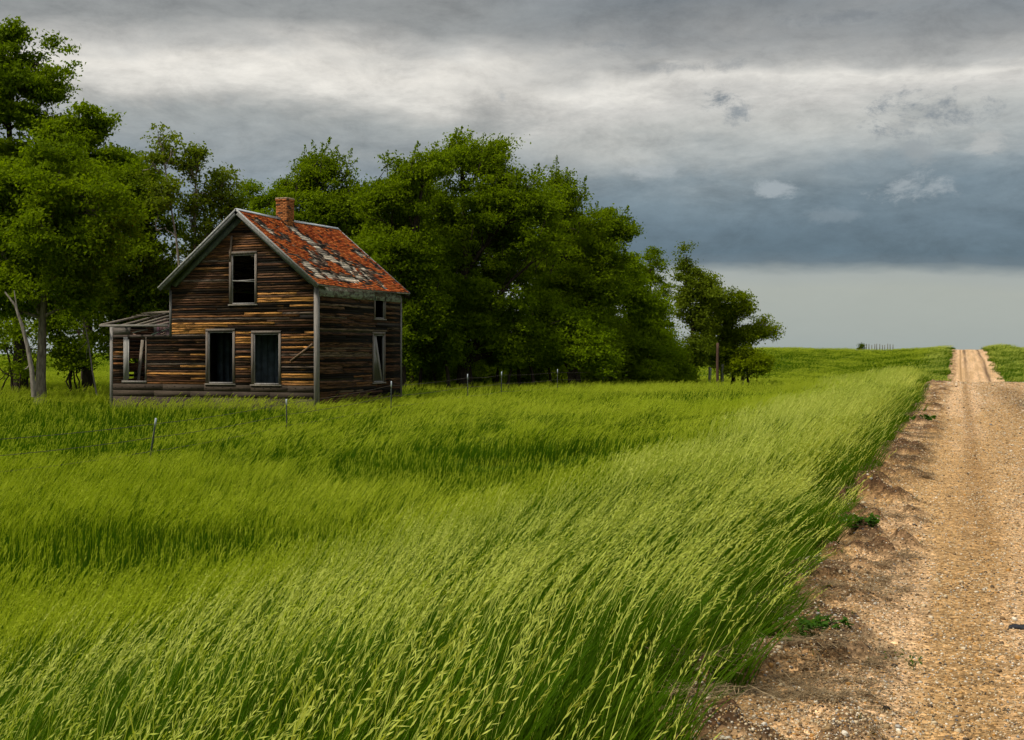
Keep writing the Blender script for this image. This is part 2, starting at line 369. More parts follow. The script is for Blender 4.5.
# ------------------------------------------------------------------ geometry-node scatter for uncountable stuff
def scatter(name, pts, rot, scl, idx, protos):
    colp = bpy.data.collections.new(name + '_source')
    for i, me in enumerate(protos):
        colp.objects.link(bpy.data.objects.new('%s_source_%02d' % (name, i), me))
    me = bpy.data.meshes.new(name); me.vertices.add(len(pts)); me.vertices.foreach_set('co', np.asarray(pts, np.float32).ravel())
    a = me.attributes.new('rot', 'FLOAT_VECTOR', 'POINT'); a.data.foreach_set('vector', np.asarray(rot, np.float32).ravel())
    a = me.attributes.new('scl', 'FLOAT', 'POINT'); a.data.foreach_set('value', np.asarray(scl, np.float32))
    a = me.attributes.new('pick', 'INT', 'POINT'); a.data.foreach_set('value', np.asarray(idx, np.int32))
    o = link(name, me)
    ng = bpy.data.node_groups.new(name, 'GeometryNodeTree')
    ng.interface.new_socket('Geometry', in_out='INPUT', socket_type='NodeSocketGeometry')
    ng.interface.new_socket('Geometry', in_out='OUTPUT', socket_type='NodeSocketGeometry')
    nd = ng.nodes; gi = nd.new('NodeGroupInput'); go = nd.new('NodeGroupOutput')
    ci = nd.new('GeometryNodeCollectionInfo'); ci.inputs[0].default_value = colp; ci.inputs[1].default_value = True; ci.inputs[2].default_value = True
    iop = nd.new('GeometryNodeInstanceOnPoints'); iop.inputs['Pick Instance'].default_value = True
    def at_(n, t):
        q = nd.new('GeometryNodeInputNamedAttribute'); q.data_type = t; q.inputs[0].default_value = n
        return [s for s in q.outputs if s.enabled and s.name == 'Attribute'][0]
    e2r = nd.new('FunctionNodeEulerToRotation')
    L = ng.links.new
    L(gi.outputs[0], iop.inputs['Points']); L(ci.outputs[0], iop.inputs['Instance'])
    L(at_('pick', 'INT'), iop.inputs['Instance Index']); L(at_('rot', 'FLOAT_VECTOR'), e2r.inputs[0]); L(e2r.outputs[0], iop.inputs['Rotation'])
    L(at_('scl', 'FLOAT'), iop.inputs['Scale']); L(iop.outputs[0], go.inputs[0])
    md = o.modifiers.new('scatter', 'NODES'); md.node_group = ng
    return o

# ------------------------------------------------------------------ grass clumps (leaning towards local +X with the wind)
def clump(seed, n, rad, h, w, lean, heads, head_h, mats, headscale=1.0, droop=.5, seg=4):
    r = np.random.default_rng(seed)
    V = []; Fc = []; T = []; VV = []; MI = []; nv = 0
    for i in range(n):
        a = r.uniform(0, 6.283); q = rad * math.sqrt(r.uniform()); bx, by = q * math.cos(a), q * math.sin(a)
        H = h * r.uniform(.55, 1.1); l = lean * r.uniform(.6, 1.4); da = r.normal(0, .75)
        dx, dy = math.cos(da), math.sin(da); dr = droop * r.uniform(.3, 1.5); ww = w * r.uniform(.6, 1.3)
        fa = r.uniform(0, 3.14); fx, fy = math.cos(fa) * ww / 2, math.sin(fa) * ww / 2
        vr = r.uniform()
        for k in range(seg + 1):
            t = k / seg
            s = l * t ** 1.35 * H; z = H * t * (1 - dr * .30 * t * t) - .04; s += dr * .18 * H * t ** 3
            wd = (1 - t ** 2.2) * .96 + .04
            V += [(bx + dx * s - fx * wd, by + dy * s - fy * wd, z), (bx + dx * s + fx * wd, by + dy * s + fy * wd, z)]
            T += [t, t]; VV += [vr, vr]
            if k < seg: Fc.append((nv, nv + 1, nv + 3, nv + 2)); MI.append(0); nv += 2
        nv += 2
    for i in range(heads):
        a = r.uniform(0, 6.283); q = rad * math.sqrt(r.uniform()); bx, by = q * math.cos(a), q * math.sin(a)
        H = head_h * r.uniform(.72, 1.15); l = lean * r.uniform(.8, 1.3); da = r.normal(0, .5); dx, dy = math.cos(da), math.sin(da); vr = r.uniform()
        sw = .0016 * headscale ; prev = None
        K = 6
        def sp(t):
            s = l * t ** 1.3 * H + .05 * H * t ** 6; z = H * t * (1 - .05 * t ** 4)
            return np.array([bx + dx * s, by + dy * s, z])
        for k in range(K + 1):
            c = sp(k / K)
            V += [c - (sw * dy, -sw * dx, 0), c + (sw * dy, -sw * dx, 0)]; T += [1, 1]; VV += [vr, vr]
            if k < K: Fc.append((nv, nv + 1, nv + 3, nv + 2)); MI.append(1); nv += 2
        nv += 2
        ns = 11
        for k in range(ns):
            t = .78 + .22 * k / (ns - 1); c = sp(t); d = sp(min(t + .02, 1.02)) - sp(t - .02); d /= np.linalg.norm(d)
            sd = r.normal(0, 1, 3) * .30; dd = d + sd + np.array([dx * .12, dy * .12, 0]); dd /= np.linalg.norm(dd)
            L_ = r.uniform(.028, .05) * headscale * (1.15 - .5 * (k / ns)); wv = np.cross(dd, r.normal(0, 1, 3)); wv /= np.linalg.norm(wv); wv *= .0031 * headscale
            m_ = c + dd * L_ * .45
            V += [c, m_ - wv, c + dd * L_, m_ + wv]; T += [1] * 4; VV += [vr] * 4; Fc.append((nv, nv + 1, nv + 2, nv + 3)); MI.append(1); nv += 4
    return np_mesh('grass_clump', np.array([tuple(v) for v in V]), np.array(Fc), mats, MI, fl={'t': T, 'v': VV})

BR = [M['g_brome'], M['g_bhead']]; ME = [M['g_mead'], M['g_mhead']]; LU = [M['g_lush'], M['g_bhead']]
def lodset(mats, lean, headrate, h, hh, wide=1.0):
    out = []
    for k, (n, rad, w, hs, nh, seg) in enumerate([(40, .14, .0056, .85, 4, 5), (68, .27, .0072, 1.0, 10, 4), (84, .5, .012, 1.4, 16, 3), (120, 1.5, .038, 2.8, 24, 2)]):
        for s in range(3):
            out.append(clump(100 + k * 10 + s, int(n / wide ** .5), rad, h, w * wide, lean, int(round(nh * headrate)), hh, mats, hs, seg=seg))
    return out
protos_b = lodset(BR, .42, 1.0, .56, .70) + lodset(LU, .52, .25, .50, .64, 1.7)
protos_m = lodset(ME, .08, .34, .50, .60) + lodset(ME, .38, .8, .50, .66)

LB = [(3.2, 12, 56), (12, 30, 16), (30, 75, 4.6), (75, 275, .62)]
def sample(dens_i):
    d0, d1, dens = LB[dens_i]
    # uniform area in a view wedge a little wider than the frame
    lo, hi = -.56, .60
    area = (hi - lo) * (d1 * d1 - d0 * d0) / 2; n = int(area * dens)
    d = np.sqrt(R0.uniform(d0 * d0, d1 * d1, n)); xc = R0.uniform(lo, hi, n) * d
    return xc * CT - d * ST, xc * ST + d * CT, d
def edge(y): return -1.02 - .2 * sstep(6, 15, y) + (fbm(y * .8, 0 * y, seed=77) - .5) * .5 + (fbm(y * 4, 0 * y, seed=78) - .5) * .18 - .5 * sstep(30, 60, y) - .1 * sstep(80, 130, y)
pb, pm = [], []
for i in range(4):
    x, y, d = sample(i)
    keepL = x < edge(y)
    keepR = (x > 5.15 + .3 * (fbm(y * .5, 0 * y, seed=79) - .5)) & (y > 20)
    inhouse = (x > -34.0) & (x < -23.6) & (y > 41.6) & (y < 49.6)
    k = (keepL | keepR) & ~inhouse & (y < 262)
    x, y, d = x[k], y[k], d[k]
    bandw = -4.7 + 2.6 * sstep(11, 5, y) * 0 + (fbm(x * .35, y * .35, seed=51) - .5) * 5.0 + R0.normal(0, .5, len(x))
    fz = fbm(x * .07, y * .07, seed=52)
    brome = (x > bandw)
    # pale leaning patch along the fence and in drifts
    lean2 = (sstep(.5, .6, fbm(x * .055 + 3, y * .11, seed=53)) > R0.uniform(size=len(x))) | ((np.abs(x + 18 + 2 * (fz - .5)) < 3.2) & (R0.uniform(size=len(x)) < .7))
    near_edge = (x > edge(y) - .35 - .15 * R0.uniform(size=len(x))) & (x < 2)
    z = ter(x, y)
    var = R0.integers(0, 3, len(x))
    gust = fbm(x * .45, y * .45, seed=55)
    rz = TH + (fbm(x * .2, y * .2, seed=56) - .5) * 1.1 + R0.normal(0, .3, len(x))
    tilt = (gust - .5) * .65 + R0.normal(0, .05, len(x))
    rot = np.stack([R0.normal(0, .06, len(x)), np.clip(tilt, -.2, .22), rz], -1)
    hgt = .70 + .6 * fbm(x * .6, y * .6, seed=57) - .18 * near_edge + R0.normal(0, .07, len(x)) + .32 * np.exp(-((x + 27.5) / 5) ** 2 - ((y - 40) / 2.5) ** 2)
    hgt = hgt * np.where(d > 75, .85, 1.0)
    pick_b = np.where(near_edge | (fbm(x * .9, y * .9, seed=58) > .60) | (R0.uniform(size=len(x)) < .20 + .12 * sstep(9, 6, d) + .75 * sstep(-2.6, -3.6, x) * sstep(10.5, 8, d) * sstep(.35, .55, fbm(x * .7 + 9, y * .7, seed=59))), 12, 0) + i * 3 + var
    pick_m = np.where(lean2, 12, 0) + i * 3 + var
    P3 = np.stack([x, y, z], -1)
    for sel, lst, pk in ((brome, pb, pick_b), (~brome, pm, pick_m)):
        lst.append((P3[sel], rot[sel], hgt[sel], pk[sel]))
cat = lambda l, k: np.concatenate([q[k] for q in l])
g = scatter('roadside_grass', *[cat(pb, k) for k in range(4)], protos_b); tag(g, 'tall pale-headed grass bent by wind along the left edge of the gravel road', 'grass', kind='stuff')
g = scatter('meadow_grass', *[cat(pm, k) for k in range(4)], protos_m); tag(g, 'bright green meadow grass filling the field between road and house', 'grass', kind='stuff')

# ------------------------------------------------------------------ loose gravel
def pebble(seed):
    r = np.random.default_rng(seed)
    V = []; 
    for la in (-.9, -.25, .45):
        for k in range(5):
            a = k * 1.2566 + la; q = math.cos(la) * r.uniform(.75, 1.1); V.append((q * math.cos(a), q * math.sin(a) * .8, math.sin(la) * .62))
    V += [(0, 0, .52), (0, 0, -.55)]
    Fc = []
    for b in (0, 5):
        for k in range(5): j = (k + 1) % 5; Fc += [(b + k, b + j, b + 5 + j), (b + k, b + 5 + j, b + 5 + k)]
    for k in range(5): j = (k + 1) % 5; Fc += [(10 + k, 10 + j, 15), (j, k, 16)]
    return np_mesh('pebble', np.array(V), np.array(Fc), [M['pebble']])
n = 420000
d = 3.8 + 52 * R0.uniform(size=n) ** 2.3; xc = R0.uniform(.02, .62, n) * d
x, y = xc * CT - d * ST, xc * ST + d * CT
dens = .55 + .25 * sstep(-.2, -.6, x + (fbm(y * .35, 0 * y, seed=9) - .5) * .5) + .5 * sstep(.3, .8, x)
dens = dens * (.35 + fbm(x * 2, y * 1.2, seed=15))
k = (x > -1.5) & (x < 4.5) & (R0.uniform(size=n) < dens)
x, y, d = x[k], y[k], d[k]; s = .003 + .006 * R0.uniform(size=len(x)) ** 2.5 + .014 * (R0.uniform(size=len(x)) > .985) * R0.uniform(size=len(x))
s = s * (1 + d / 22)
g = scatter('loose_gravel', np.stack([x, y, road_z(x, y) + s * .15], -1), np.stack([R0.normal(0, .3, len(x)), R0.normal(0, .3, len(x)), R0.uniform(0, 6.28, len(x))], -1), s, R0.integers(0, 4, len(x)), [pebble(i) for i in range(4)])
tag(g, 'loose tan, white and grey gravel scattered on the road surface', 'gravel', kind='stuff')
# dry dead grass bits and sparse sprigs on the shoulder
m_, nt_ = mat('dry_straw'); NN = NT(nt_); NN.bsdf(NN.mix(NN.attr('v', o='Fac'), (.12, .075, .035), (.32, .23, .12)), .9, .1); M['straw'] = m_
def straw(seed):
    r = np.random.default_rng(seed); V = []; Fc = []; VV = []; nv = 0
    for i in range(26):
        c = r.normal(0, .05, 3) * (1.6, .7, .12); c[2] = abs(c[2]) + .004; a = r.normal(.5, .8); l = r.uniform(.02, .07); dd = np.array([math.cos(a), math.sin(a), r.normal(0, .15)]) * l; w = np.array([-dd[1], dd[0], 0]) / l * .0022
        V += [c - dd - w, c + dd - w * .3, c + dd + w * .3, c - dd + w]; Fc.append((nv, nv + 1, nv + 2, nv + 3)); nv += 4; VV += [r.uniform()] * 4
    return np_mesh('straw', np.array(V), np.array(Fc), [M['straw']], fl={'v': VV})
def sprig(seed):
    return clump(seed, 7, .03, .06, .004, .3, 0, .1, [M['weed'], M['weed']], seg=2)
n = 2600; y = 3.6 + 34 * R0.uniform(size=n) ** 1.4; x = R0.uniform(-1.4, -.35, n); ly = (fbm(x * 1.5, y * 1.2, seed=23) > .52)
x, y = x[ly], y[ly]
xg = -1.25 + 2.2 * R0.uniform(size=1100) ** 1.8; yg = R0.uniform(3.6, 32, 1100); kk = R0.uniform(size=1100) < np.where(xg > -.2, .35, .9) * sstep(.9, -.6, xg); xg, yg = xg[kk], yg[kk]
X_ = np.concatenate([x, xg]); Y_ = np.concatenate([y, yg]); pk = np.concatenate([R0.integers(0, 2, len(x)), 2 + R0.integers(0, 2, len(xg))])
g = scatter('dry_litter', np.stack([X_, Y_, road_z(X_, Y_) + .004], -1), np.stack([0 * X_, 0 * X_, R0.uniform(-.6, .9, len(X_))], -1), R0.uniform(.6, 1.4, len(X_)), pk, [straw(1), straw(2), sprig(3), sprig(4)])
tag(g, 'dry grass litter and tiny green sprigs strewn over the road shoulder', 'litter', kind='stuff')

# ------------------------------------------------------------------ leafy weeds on the shoulder
def leaves_quads(C, Nn, S, r, elong=.55):
    n = len(C); a = r.normal(0, 1, (n, 3)); u = np.cross(Nn, a); u /= np.linalg.norm(u, axis=1)[:, None] + 1e-9; w = np.cross(Nn, u)
    S = np.broadcast_to(S, (n,))[:, None]; b = (r.uniform(-.25, .25, (n, 1))) * S * Nn
    V = np.stack([C - u * S, C - w * S * elong + b, C + u * S, C + w * S * elong + b], 1).reshape(-1, 3)
    return V
def weed(px, py, wid, n, label, seed, s=.022, hh=.06):
    r = np.random.default_rng(seed); d = EYE * F / (py - HOR); x0, y0 = at(px, d); z0 = float(road_z(x0, y0))
    mb = MB(); Cc = []; 
    for i in range(n):
        q = r.uniform(-1, 1) * wid / 2; c0 = np.array([q * CT, q * ST, 0]) + r.normal(0, .03, 3) * (1, 1.4, 0)
        tip = c0 + np.array([r.normal(0, .03), r.normal(0, .03), hh * r.uniform(.4, 1.2)])
        mb.tube([(0, 0, -.004), c0 * .5 + (0, 0, .002), c0 + (0, 0, .001)], [.002, .002, .0018], 4)
        mb.tube([c0 - (0, 0, .01), (c0 + tip) / 2 + r.normal(0, .005, 3), tip], [.002, .0018, .001], 4)
        Cc.append(tip + r.normal(0, .014, (7, 3)))
    Cc = np.concatenate(Cc); Nn = r.normal(0, .5, Cc.shape) + (0, -.1, 1); Nn /= np.linalg.norm(Nn, axis=1)[:, None]
    V = leaves_quads(Cc, Nn, s * r.uniform(.6, 1.2, len(Cc)), r, .5); V[:, 2] = np.maximum(V[:, 2], .004)
    SV = np.concatenate(mb.v); SF = np.concatenate(mb.f)
    me = np_mesh('weed', np.concatenate([SV, V]), np.concatenate([SF, np.arange(len(V)).reshape(-1, 4) + len(SV)]), [M['weed']], fl={'v': np.concatenate([np.zeros(len(SV)), np.repeat(r.uniform(size=len(Cc)), 4)])})
    tag(link('weed', me, None, (x0, y0, z0)), label, 'weed', 'weeds on the road shoulder')
weed(778, 661, .16, 14, 'pale green leafy weed touching the grass edge at the lower shoulder', 1)
weed(822, 654, .22, 22, 'dark green leafy weed spreading on gravel at the lower shoulder', 2, .026, .075)
weed(908, 667, .07, 6, 'tiny green tuft alone on the bare road at lower right', 3, .012, .05)
weed(860, 544, .34, 24, 'flat green weed patch halfway up the clodded road shoulder', 4, .03, .07)
weed(916, 424, 1.0, 24, 'distant low green weed sprawling from the grass onto the road', 5, .07, .12)

# black rubber strip on the road
d = EYE * F / (629 - HOR); x0, y0 = at(1018, d); z0 = float(road_z(x0, y0))
mb = MB(); V = []
K = 16
for k in range(K + 1):
    t = k / K; cx = -.055 + .19 * t; cy = .010 * math.sin(t * 5) + .004; w = .018 * (.25 + math.sin(min(t * 2.2, 1.57))) ; z = .006 + .008 * abs(math.sin(t * 7))
    V += [(cx * CT - (cy - w) * ST, cx * ST + (cy - w) * CT, z * .5), (cx * CT - (cy + w) * ST, cx * ST + (cy + w) * CT, z + .008), (cx * CT - (cy + w) * ST, cx * ST + (cy + w) * CT, -.004), (cx * CT - (cy - w) * ST, cx * ST + (cy - w) * CT, -.006)]
Fc = []
for k in range(K):
    for j in range(4): Fc.append((4 * k + j, 4 * k + (j + 1) % 4, 4 * k + 4 + (j + 1) % 4, 4 * k + 4 + j))
Fc += [(0, 3, 2, 1), (4 * K, 4 * K + 1, 4 * K + 2, 4 * K + 3)]
o = link('rubber_strip', np_mesh('rubber_strip', np.array(V), np.array(Fc), [M['rubber']]), None, (x0, y0, z0 + .004)); tag(o, 'torn black rubber strip lying on the gravel road at right edge', 'debris')

# ------------------------------------------------------------------ the house
YF = 41.8; YB = 49.4; XL = -30.7; XR = -23.8; XLL = -33.7; ZG = -1.25
XM = (XL + XR) / 2; PITCH = math.atan2(3.1, 3.75); SL = math.tan(PITCH)
ZR = 7.25
def roofz(x): return ZR - abs(x - XM) * SL          # upper roof surface
def fx(px):                                            # front wall plane
    r = (px - 512) / F; return (YF * CT * r - YF * ST) / (CT + r * ST)
def fzz(px, py): x = fx(px); return zat(py, depth_of(x, YF))
def sy(px): r = (px - 512) / F; return (-XR * CT - r * XR * ST) / (ST - r * CT)
def szz(px, py): y = sy(px); return zat(py, depth_of(XR, y))
HX, HY = XM, (YF + YB) / 2
house = empty('farmhouse', (HX, HY, ZG)); tag(house, 'abandoned weathered wooden farmhouse with patchy red shingle roof and open window holes', 'house')
def win(p0, p1, y0, y1, fxf, fzf, m=0): return (fxf(p0), fxf(p1), fzf(p0, y1), fzf(p0, y0))
W1 = win(208.5, 233.5, 332, 382.5, fx, fzz); W2 = win(254, 279.5, 334, 383.5, fx, fzz); W3 = win(232, 255.5, 255, 303.5, fx, fzz)
W4 = win(124.5, 146, 337, 380.5, fx, fzz)
S1 = (sy(373), sy(383.5), szz(378, 381.5), szz(378, 335)); S2 = (sy(374.5), sy(384), szz(379, 318), szz(379, 297))
ZLT = fzz(140, 336)  # lean-to wall top

r = random.Random(11)
PAL = [((.014, .009, .005), 22), ((.115, .052, .025), 34), ((.18, .09, .046), 20), ((.23, .165, .12), 8), ((.32, .135, .048), 6), ((.60, .27, .09), 1.5), ((.045, .028, .015), 16)]
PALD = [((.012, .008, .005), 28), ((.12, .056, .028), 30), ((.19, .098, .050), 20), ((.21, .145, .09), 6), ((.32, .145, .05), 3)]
def pick(pal):
    t = r.uniform(0, sum(w for _, w in pal))
    for c, w in pal:
        t -= w
        if t <= 0: break
    k = r.uniform(.8, 1.2); return tuple(v * k for v in c)
def hotmap(u, z):
    h = 0
    for (p0, p1, y0, y1, k) in ((172, 206, 325, 335, .95), (176, 207, 372, 384, .6), (236, 252, 330, 380, .3), (282, 314, 330, 350, .45), (282, 314, 368, 384, .8), (262, 316, 300, 304, .8), (172, 206, 345, 372, .18), (238, 280, 311, 318, .35), (120, 170, 350, 384, .08), (232, 252, 214, 224, .5), (172, 316, 290, 330, .06)):
        if fx(p0) < u < fx(p1) and fzz(230, y1) < z < fzz(230, y0): h = max(h, k)
    return h
def siding(name, u0f, u1f, z0, z1, openings, tf, material, pal, exposure=.098, hot=0.0, missing=.03):
    """tf(u, out, z)->xyz ; out positive = outside"""
    mb = MB(); z = z0
    while z < z1:
        a, b = u0f(z), u1f(z)
        a2, b2 = u0f(z + exposure), u1f(z + exposure)
        if b - a < .05: break
        cuts = [(a, b)]
        for (o0, o1, oz0, oz1) in openings:
            if z + exposure > oz0 - .02 and z < oz1 + .02:
                nc = []
                for (c0, c1) in cuts:
                    if o1 <= c0 or o0 >= c1: nc.append((c0, c1)); continue
                    if o0 - c0 > .02: nc.append((c0, o0))
                    if c1 - o1 > .02: nc.append((o1, c1))
                cuts = nc
        for (c0, c1) in cuts:
            u = c0
            while u < c1 - .001:
                L_ = r.uniform(1.6, 6.5); e = min(c1, u + L_)
                if hot and hotmap(u + .25, z) > .3: e = min(c1, u + r.uniform(.6, 2.4))
                if c1 - e < .35: e = c1
                if r.random() > missing:
                    dz = r.uniform(-.006, .006); sag = r.uniform(-.012, .012); o_ = r.uniform(.026, .042); gap = .0015
                    col = pick(pal)
                    hz = hotmap((u + min(c1, u + 1)) / 2, z) if hot else 0
                    if r.random() < hz: k_ = r.uniform(.75, 1.15); col = tuple(v * k_ for v in (.88, .40, .11))
                    ue = e; us = u
                    tu, te = us, ue
                    if abs(us - a) < 1e-6: tu = a2
                    if abs(ue - b) < 1e-6: te = b2
                    t1 = .006
                    za, zb = z + dz, z + dz + sag
                    mb.hexa([tf(us + gap, o_, za), tf(ue - gap, o_, zb), tf(ue - gap, 0, zb), tf(us + gap, 0, za),
                             tf(tu + gap, t1, za + exposure + .012), tf(te - gap, t1, zb + exposure + .012), tf(te - gap, 0, zb + exposure + .012), tf(tu + gap, 0, za + exposure + .012)], col)
                u = e
        z += exposure
    return mb.build(name, material, house)
tF = lambda u, o, z: (u, YF - o, z)
tS = lambda u, o, z: (XR + o, u, z)
tB = lambda u, o, z: (u, YB + o, z)
tL = lambda u, o, z: (XL - o, u, z)
def gl(z): return max(XL, XM - (ZR - .12 - z) / SL)
def gr(z): return min(XR, XM + (ZR - .12 - z) / SL)
ZSK = fzz(230, 384.5)
OPF = [W1, W2, W3, W4]
siding('front_siding', lambda z: XLL if z < ZLT - .1 else gl(z), gr, ZSK, 7.05, OPF, tF, M['siding'], PAL, hot=.26)
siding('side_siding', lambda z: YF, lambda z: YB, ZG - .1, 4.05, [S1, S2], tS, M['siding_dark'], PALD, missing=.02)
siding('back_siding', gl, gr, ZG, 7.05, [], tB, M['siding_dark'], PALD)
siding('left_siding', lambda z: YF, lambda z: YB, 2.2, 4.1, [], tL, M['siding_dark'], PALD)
siding('lean_to_siding', lambda z: YF, lambda z: 44.3 + 2.2, ZG, 2.55, [], lambda u, o, z: (XLL - o, u, z), M['siding_dark'], PALD, missing=.08)
# sheathing shells (real thickness) with the openings left out
def shell(name, u0, u1, z0, z1, ops, tf, m_, tri=None, th=.11):
    mb = MB(); us = sorted(set([u0, u1] + [v for o_ in ops for v in o_[:2]])); zs = sorted(set([z0, z1] + [v for o_ in ops for v in o_[2:]]))
    for j in range(len(zs) - 1):
        run = None
        for i in range(len(us) - 1):
            uc, zc = (us[i] + us[i + 1]) / 2, (zs[j] + zs[j + 1]) / 2
            solid = not any(o_[0] < uc < o_[1] and o_[2] < zc < o_[3] for o_ in ops)
            if solid: run = (run[0], us[i + 1]) if run else (us[i], us[i + 1])
            if (not solid or i == len(us) - 2) and run:
                a, b = run; run = None
                mb.hexa([tf(a, -.003, zs[j]), tf(b, -.003, zs[j]), tf(b, -th, zs[j]), tf(a, -th, zs[j]), tf(a, -.003, zs[j + 1]), tf(b, -.003, zs[j + 1]), tf(b, -th, zs[j + 1]), tf(a, -th, zs[j + 1])], (.05, .038, .03))
    if tri is not None:
        # gable above z1 in strips, leaving the upper window out
        z = z1
        while z < ZR - .25:
            zn = min(z + .15, ZR - .15); a, b, a2, b2 = gl(z), gr(z), gl(zn), gr(zn)
            segs = [(a, b, a2, b2)]
            for o_ in tri:
                if zn > o_[2] and z < o_[3]: segs = [(a, o_[0], a2, o_[0]), (o_[1], b, o_[1], b2)]
            for (p0, p1, q0, q1) in segs:
                mb.hexa([tf(p0, -.003, z), tf(p1, -.003, z), tf(p1, -th, z), tf(p0, -th, z), tf(q0, -.003, zn), tf(q1, -.003, zn), tf(q1, -th, zn), tf(q0, -th, zn)], (.05, .038, .03))
            z = zn
    return mb.build(name, m_, house)
zt = W3[3] + .0
shell('front_wall', XL + .01, XR - .01, ZG, 4.0, [W1, W2, (W3[0], W3[1], W3[2], 4.0)] if W3[2] < 4.0 else [W1, W2], tF, M['dark_interior'], tri=[W3])
shell('lean_to_wall', XLL + .01, XL, ZG, ZLT - .08, [W4], tF, M['dark_interior'], th=.05)
shell('side_wall', YF, YB, ZG, 4.1, [S1, S2], tS, M['dark_interior'])
shell('back_wall', XL + .01, XR - .01, ZG, 4.0, [], tB, M['dark_interior'], tri=[])
shell('left_wall', YF, YB, ZG, 4.1, [], tL, M['dark_interior'])
mb = MB(); mb.box(XL + .12, XR - .12, YF + .12, YB - .12, ZG + .3, ZG + .5, (.1, .08, .06)); mb.box(XL + .12, XR - .12, YF + .12, YB - .12, 2.35, 2.5, (.1, .08, .06)); mb.build('floor_deck', M['dark_interior'], house)
mb = MB()
for k in range(16):
    x_ = XL + .6 + k * .32; mb.box(x_, x_ + .30, YF + 2.4, YF + 2.44, ZG + .5, 2.34)
mb.build('inner_partition', M['interior'], house)
# skirt boards
mb = MB(); zz = ZSK - .02
for (z0_, z1_, o_) in ((zz - .26, zz, .034), (zz - .52, zz - .27, .03), (ZG - .2, zz - .53, .028)):
    u = XLL
    while u < XR - .01:
        e = min(XR, u + r.uniform(1.6, 3.6)); k = r.uniform(.75, 1.2); c_ = (.075 * k, .055 * k, .038 * k)
        mb.box(u + .002, e - .002, YF - o_, YF, z0_, z1_, c_); u = e
for i in range(26):
    x_ = XLL + .2 + i * .38 + r.uniform(-.05, .05); z_ = zz - r.uniform(.08, .18); s_ = r.uniform(.012, .03); mb.box(x_ - s_, x_ + s_, YF - .045, YF - .03, z_ - .012, z_ + .012, (.006, .005, .005))
mb.build('skirt_board', M['trim_h'], house)
# corner boards, each a part
G = (.19, .16, .13)
def board(name, *boxes, m_=None, parent=None):
    mb = MB()
    for b in boxes: mb.box(*b[:6], b[6] if len(b) > 6 else G)
    return mb.build(name, m_ or M['trim'], parent or house)
board('corner_board', (XR - .12, XR + .045, YF - .045, YF + .12, ZG, roofz(XR) - .30, (.26, .235, .205)))
board('corner_board', (XR - .01, XR + .04, YB - .1, YB + .05, ZG, 3.95, (.20, .18, .16)))
board('corner_board', (XL - .05, XL + .05, YF - .045, YF + .1, ZLT, 4.05, (.16, .15, .135)))
board('corner_board', (XLL - .06, XLL + .07, YF - .05, YF + .08, ZG, 2.56, (.30, .275, .245)))
# windows
def window(w, kind, name='window'):
    u0, u1, z0, z1 = w
    side = kind in ('s1', 's2')
    def bx(mb, a, b, o0, o1, c, d, col):
        if side: mb.box(XR + o0, XR + o1, a, b, c, d, col)
        else: mb.box(a, b, YF - o1, YF - o0, c, d, col)
    t = .105 if not side else .10
    fm = MB(); k = r.uniform(.9, 1.1); c1 = (.19 * k, .155 * k, .125 * k); c2 = (.30 * k, .26 * k, .21 * k)
    if kind == 'lean':
        bx(fm, u0 - .02, u0 + .20, .0, .05, z0, z1, (.34, .32, .29)); bx(fm, u0 + .21, u0 + .25, .01, .04, z0 + .1, z1 - .1, (.4, .38, .34)); bx(fm, u0 - .1, u1 + .05, .0, .06, z0 - .09, z0, (.26, .23, .2)); bx(fm, u1, u1 + .05, .0, .045, z0, z1, (.25, .2, .15))
    else:
        bx(fm, u0 - t, u0, .0, .055, z0 - .04, z1 + .02, c1); bx(fm, u1, u1 + t * .8, .0, .055, z0 - .04, z1 + .02, c1)
        bx(fm, u0 - t, u1 + t * .8, .0, .06, z1 + .022, z1 + .13, c1)
    f = fm.build(name, M['trim'], house)
    if kind != 'lean':
        s_ = MB(); bx(s_, u0 - t - .03, u1 + t * .8 + .03, .0, .085, z0 - .09, z0 - .042, c2); s_.build('sill', M['trim_h'], f)
        q = MB(); e = .035
        bx(q, u0, u0 + e, -.05, .02, z0 - .03, z1, (.33, .31, .28)); bx(q, u1 - e, u1, -.05, .02, z0 - .03, z1, (.33, .31, .28))
        bx(q, u0 + e, u1 - e, -.05, .02, z1 - e, z1, (.3, .28, .25)); bx(q, u0 + e, u1 - e, -.05, .02, z0 - .03, z0 + .02, (.33, .31, .28))
        if kind == 'up':
            zm = fzz(244, 281); q.beam((u0 + e, YF - .0, zm + .02), (u1 - e, YF - .0, zm - .03), .03, .035, (.34, .32, .29)); q.beam((u0 + e, YF + .02, zm + .0), (u1 - e, YF + .02, zm + .05), .03, .03, (.34, .32, .29))
        q.build('sash', M['trim'], f)
    return f
window(W1, 'f1'); w2 = window(W2, 'f2'); w3 = window(W3, 'up'); w4 = window(W4, 'lean'); w5 = window(S1, 's1'); w6 = window(S2, 's2')
mb = MB(); a = (S1[0] + .10, S1[1] - .06)
mb.hexa([(XR - .03, a[0] - .02, S1[2] + .02), (XR - .01, a[0] + .12, S1[2]), (XR - .05, S1[1] - .04, S1[2]), (XR - .05, S1[1] - .06, S1[2] + .02), (XR - .03, a[0] + .02, S1[3] - .05), (XR - .01, a[0] + .10, S1[3] - .04), (XR - .05, a[0] + .25, S1[3] - .04), (XR - .05, a[0] + .2, S1[3] - .05)], (.34, .31, .28))
mb.beam((XR - .03, S1[1] - .14, S1[2] + .03), (XR - .03, S1[0] + .28, S1[3] - .06), .02, .16, (.33, .30, .27), up=(0, 1, 0)); mb.build('loose_board', M['trim'], w5)
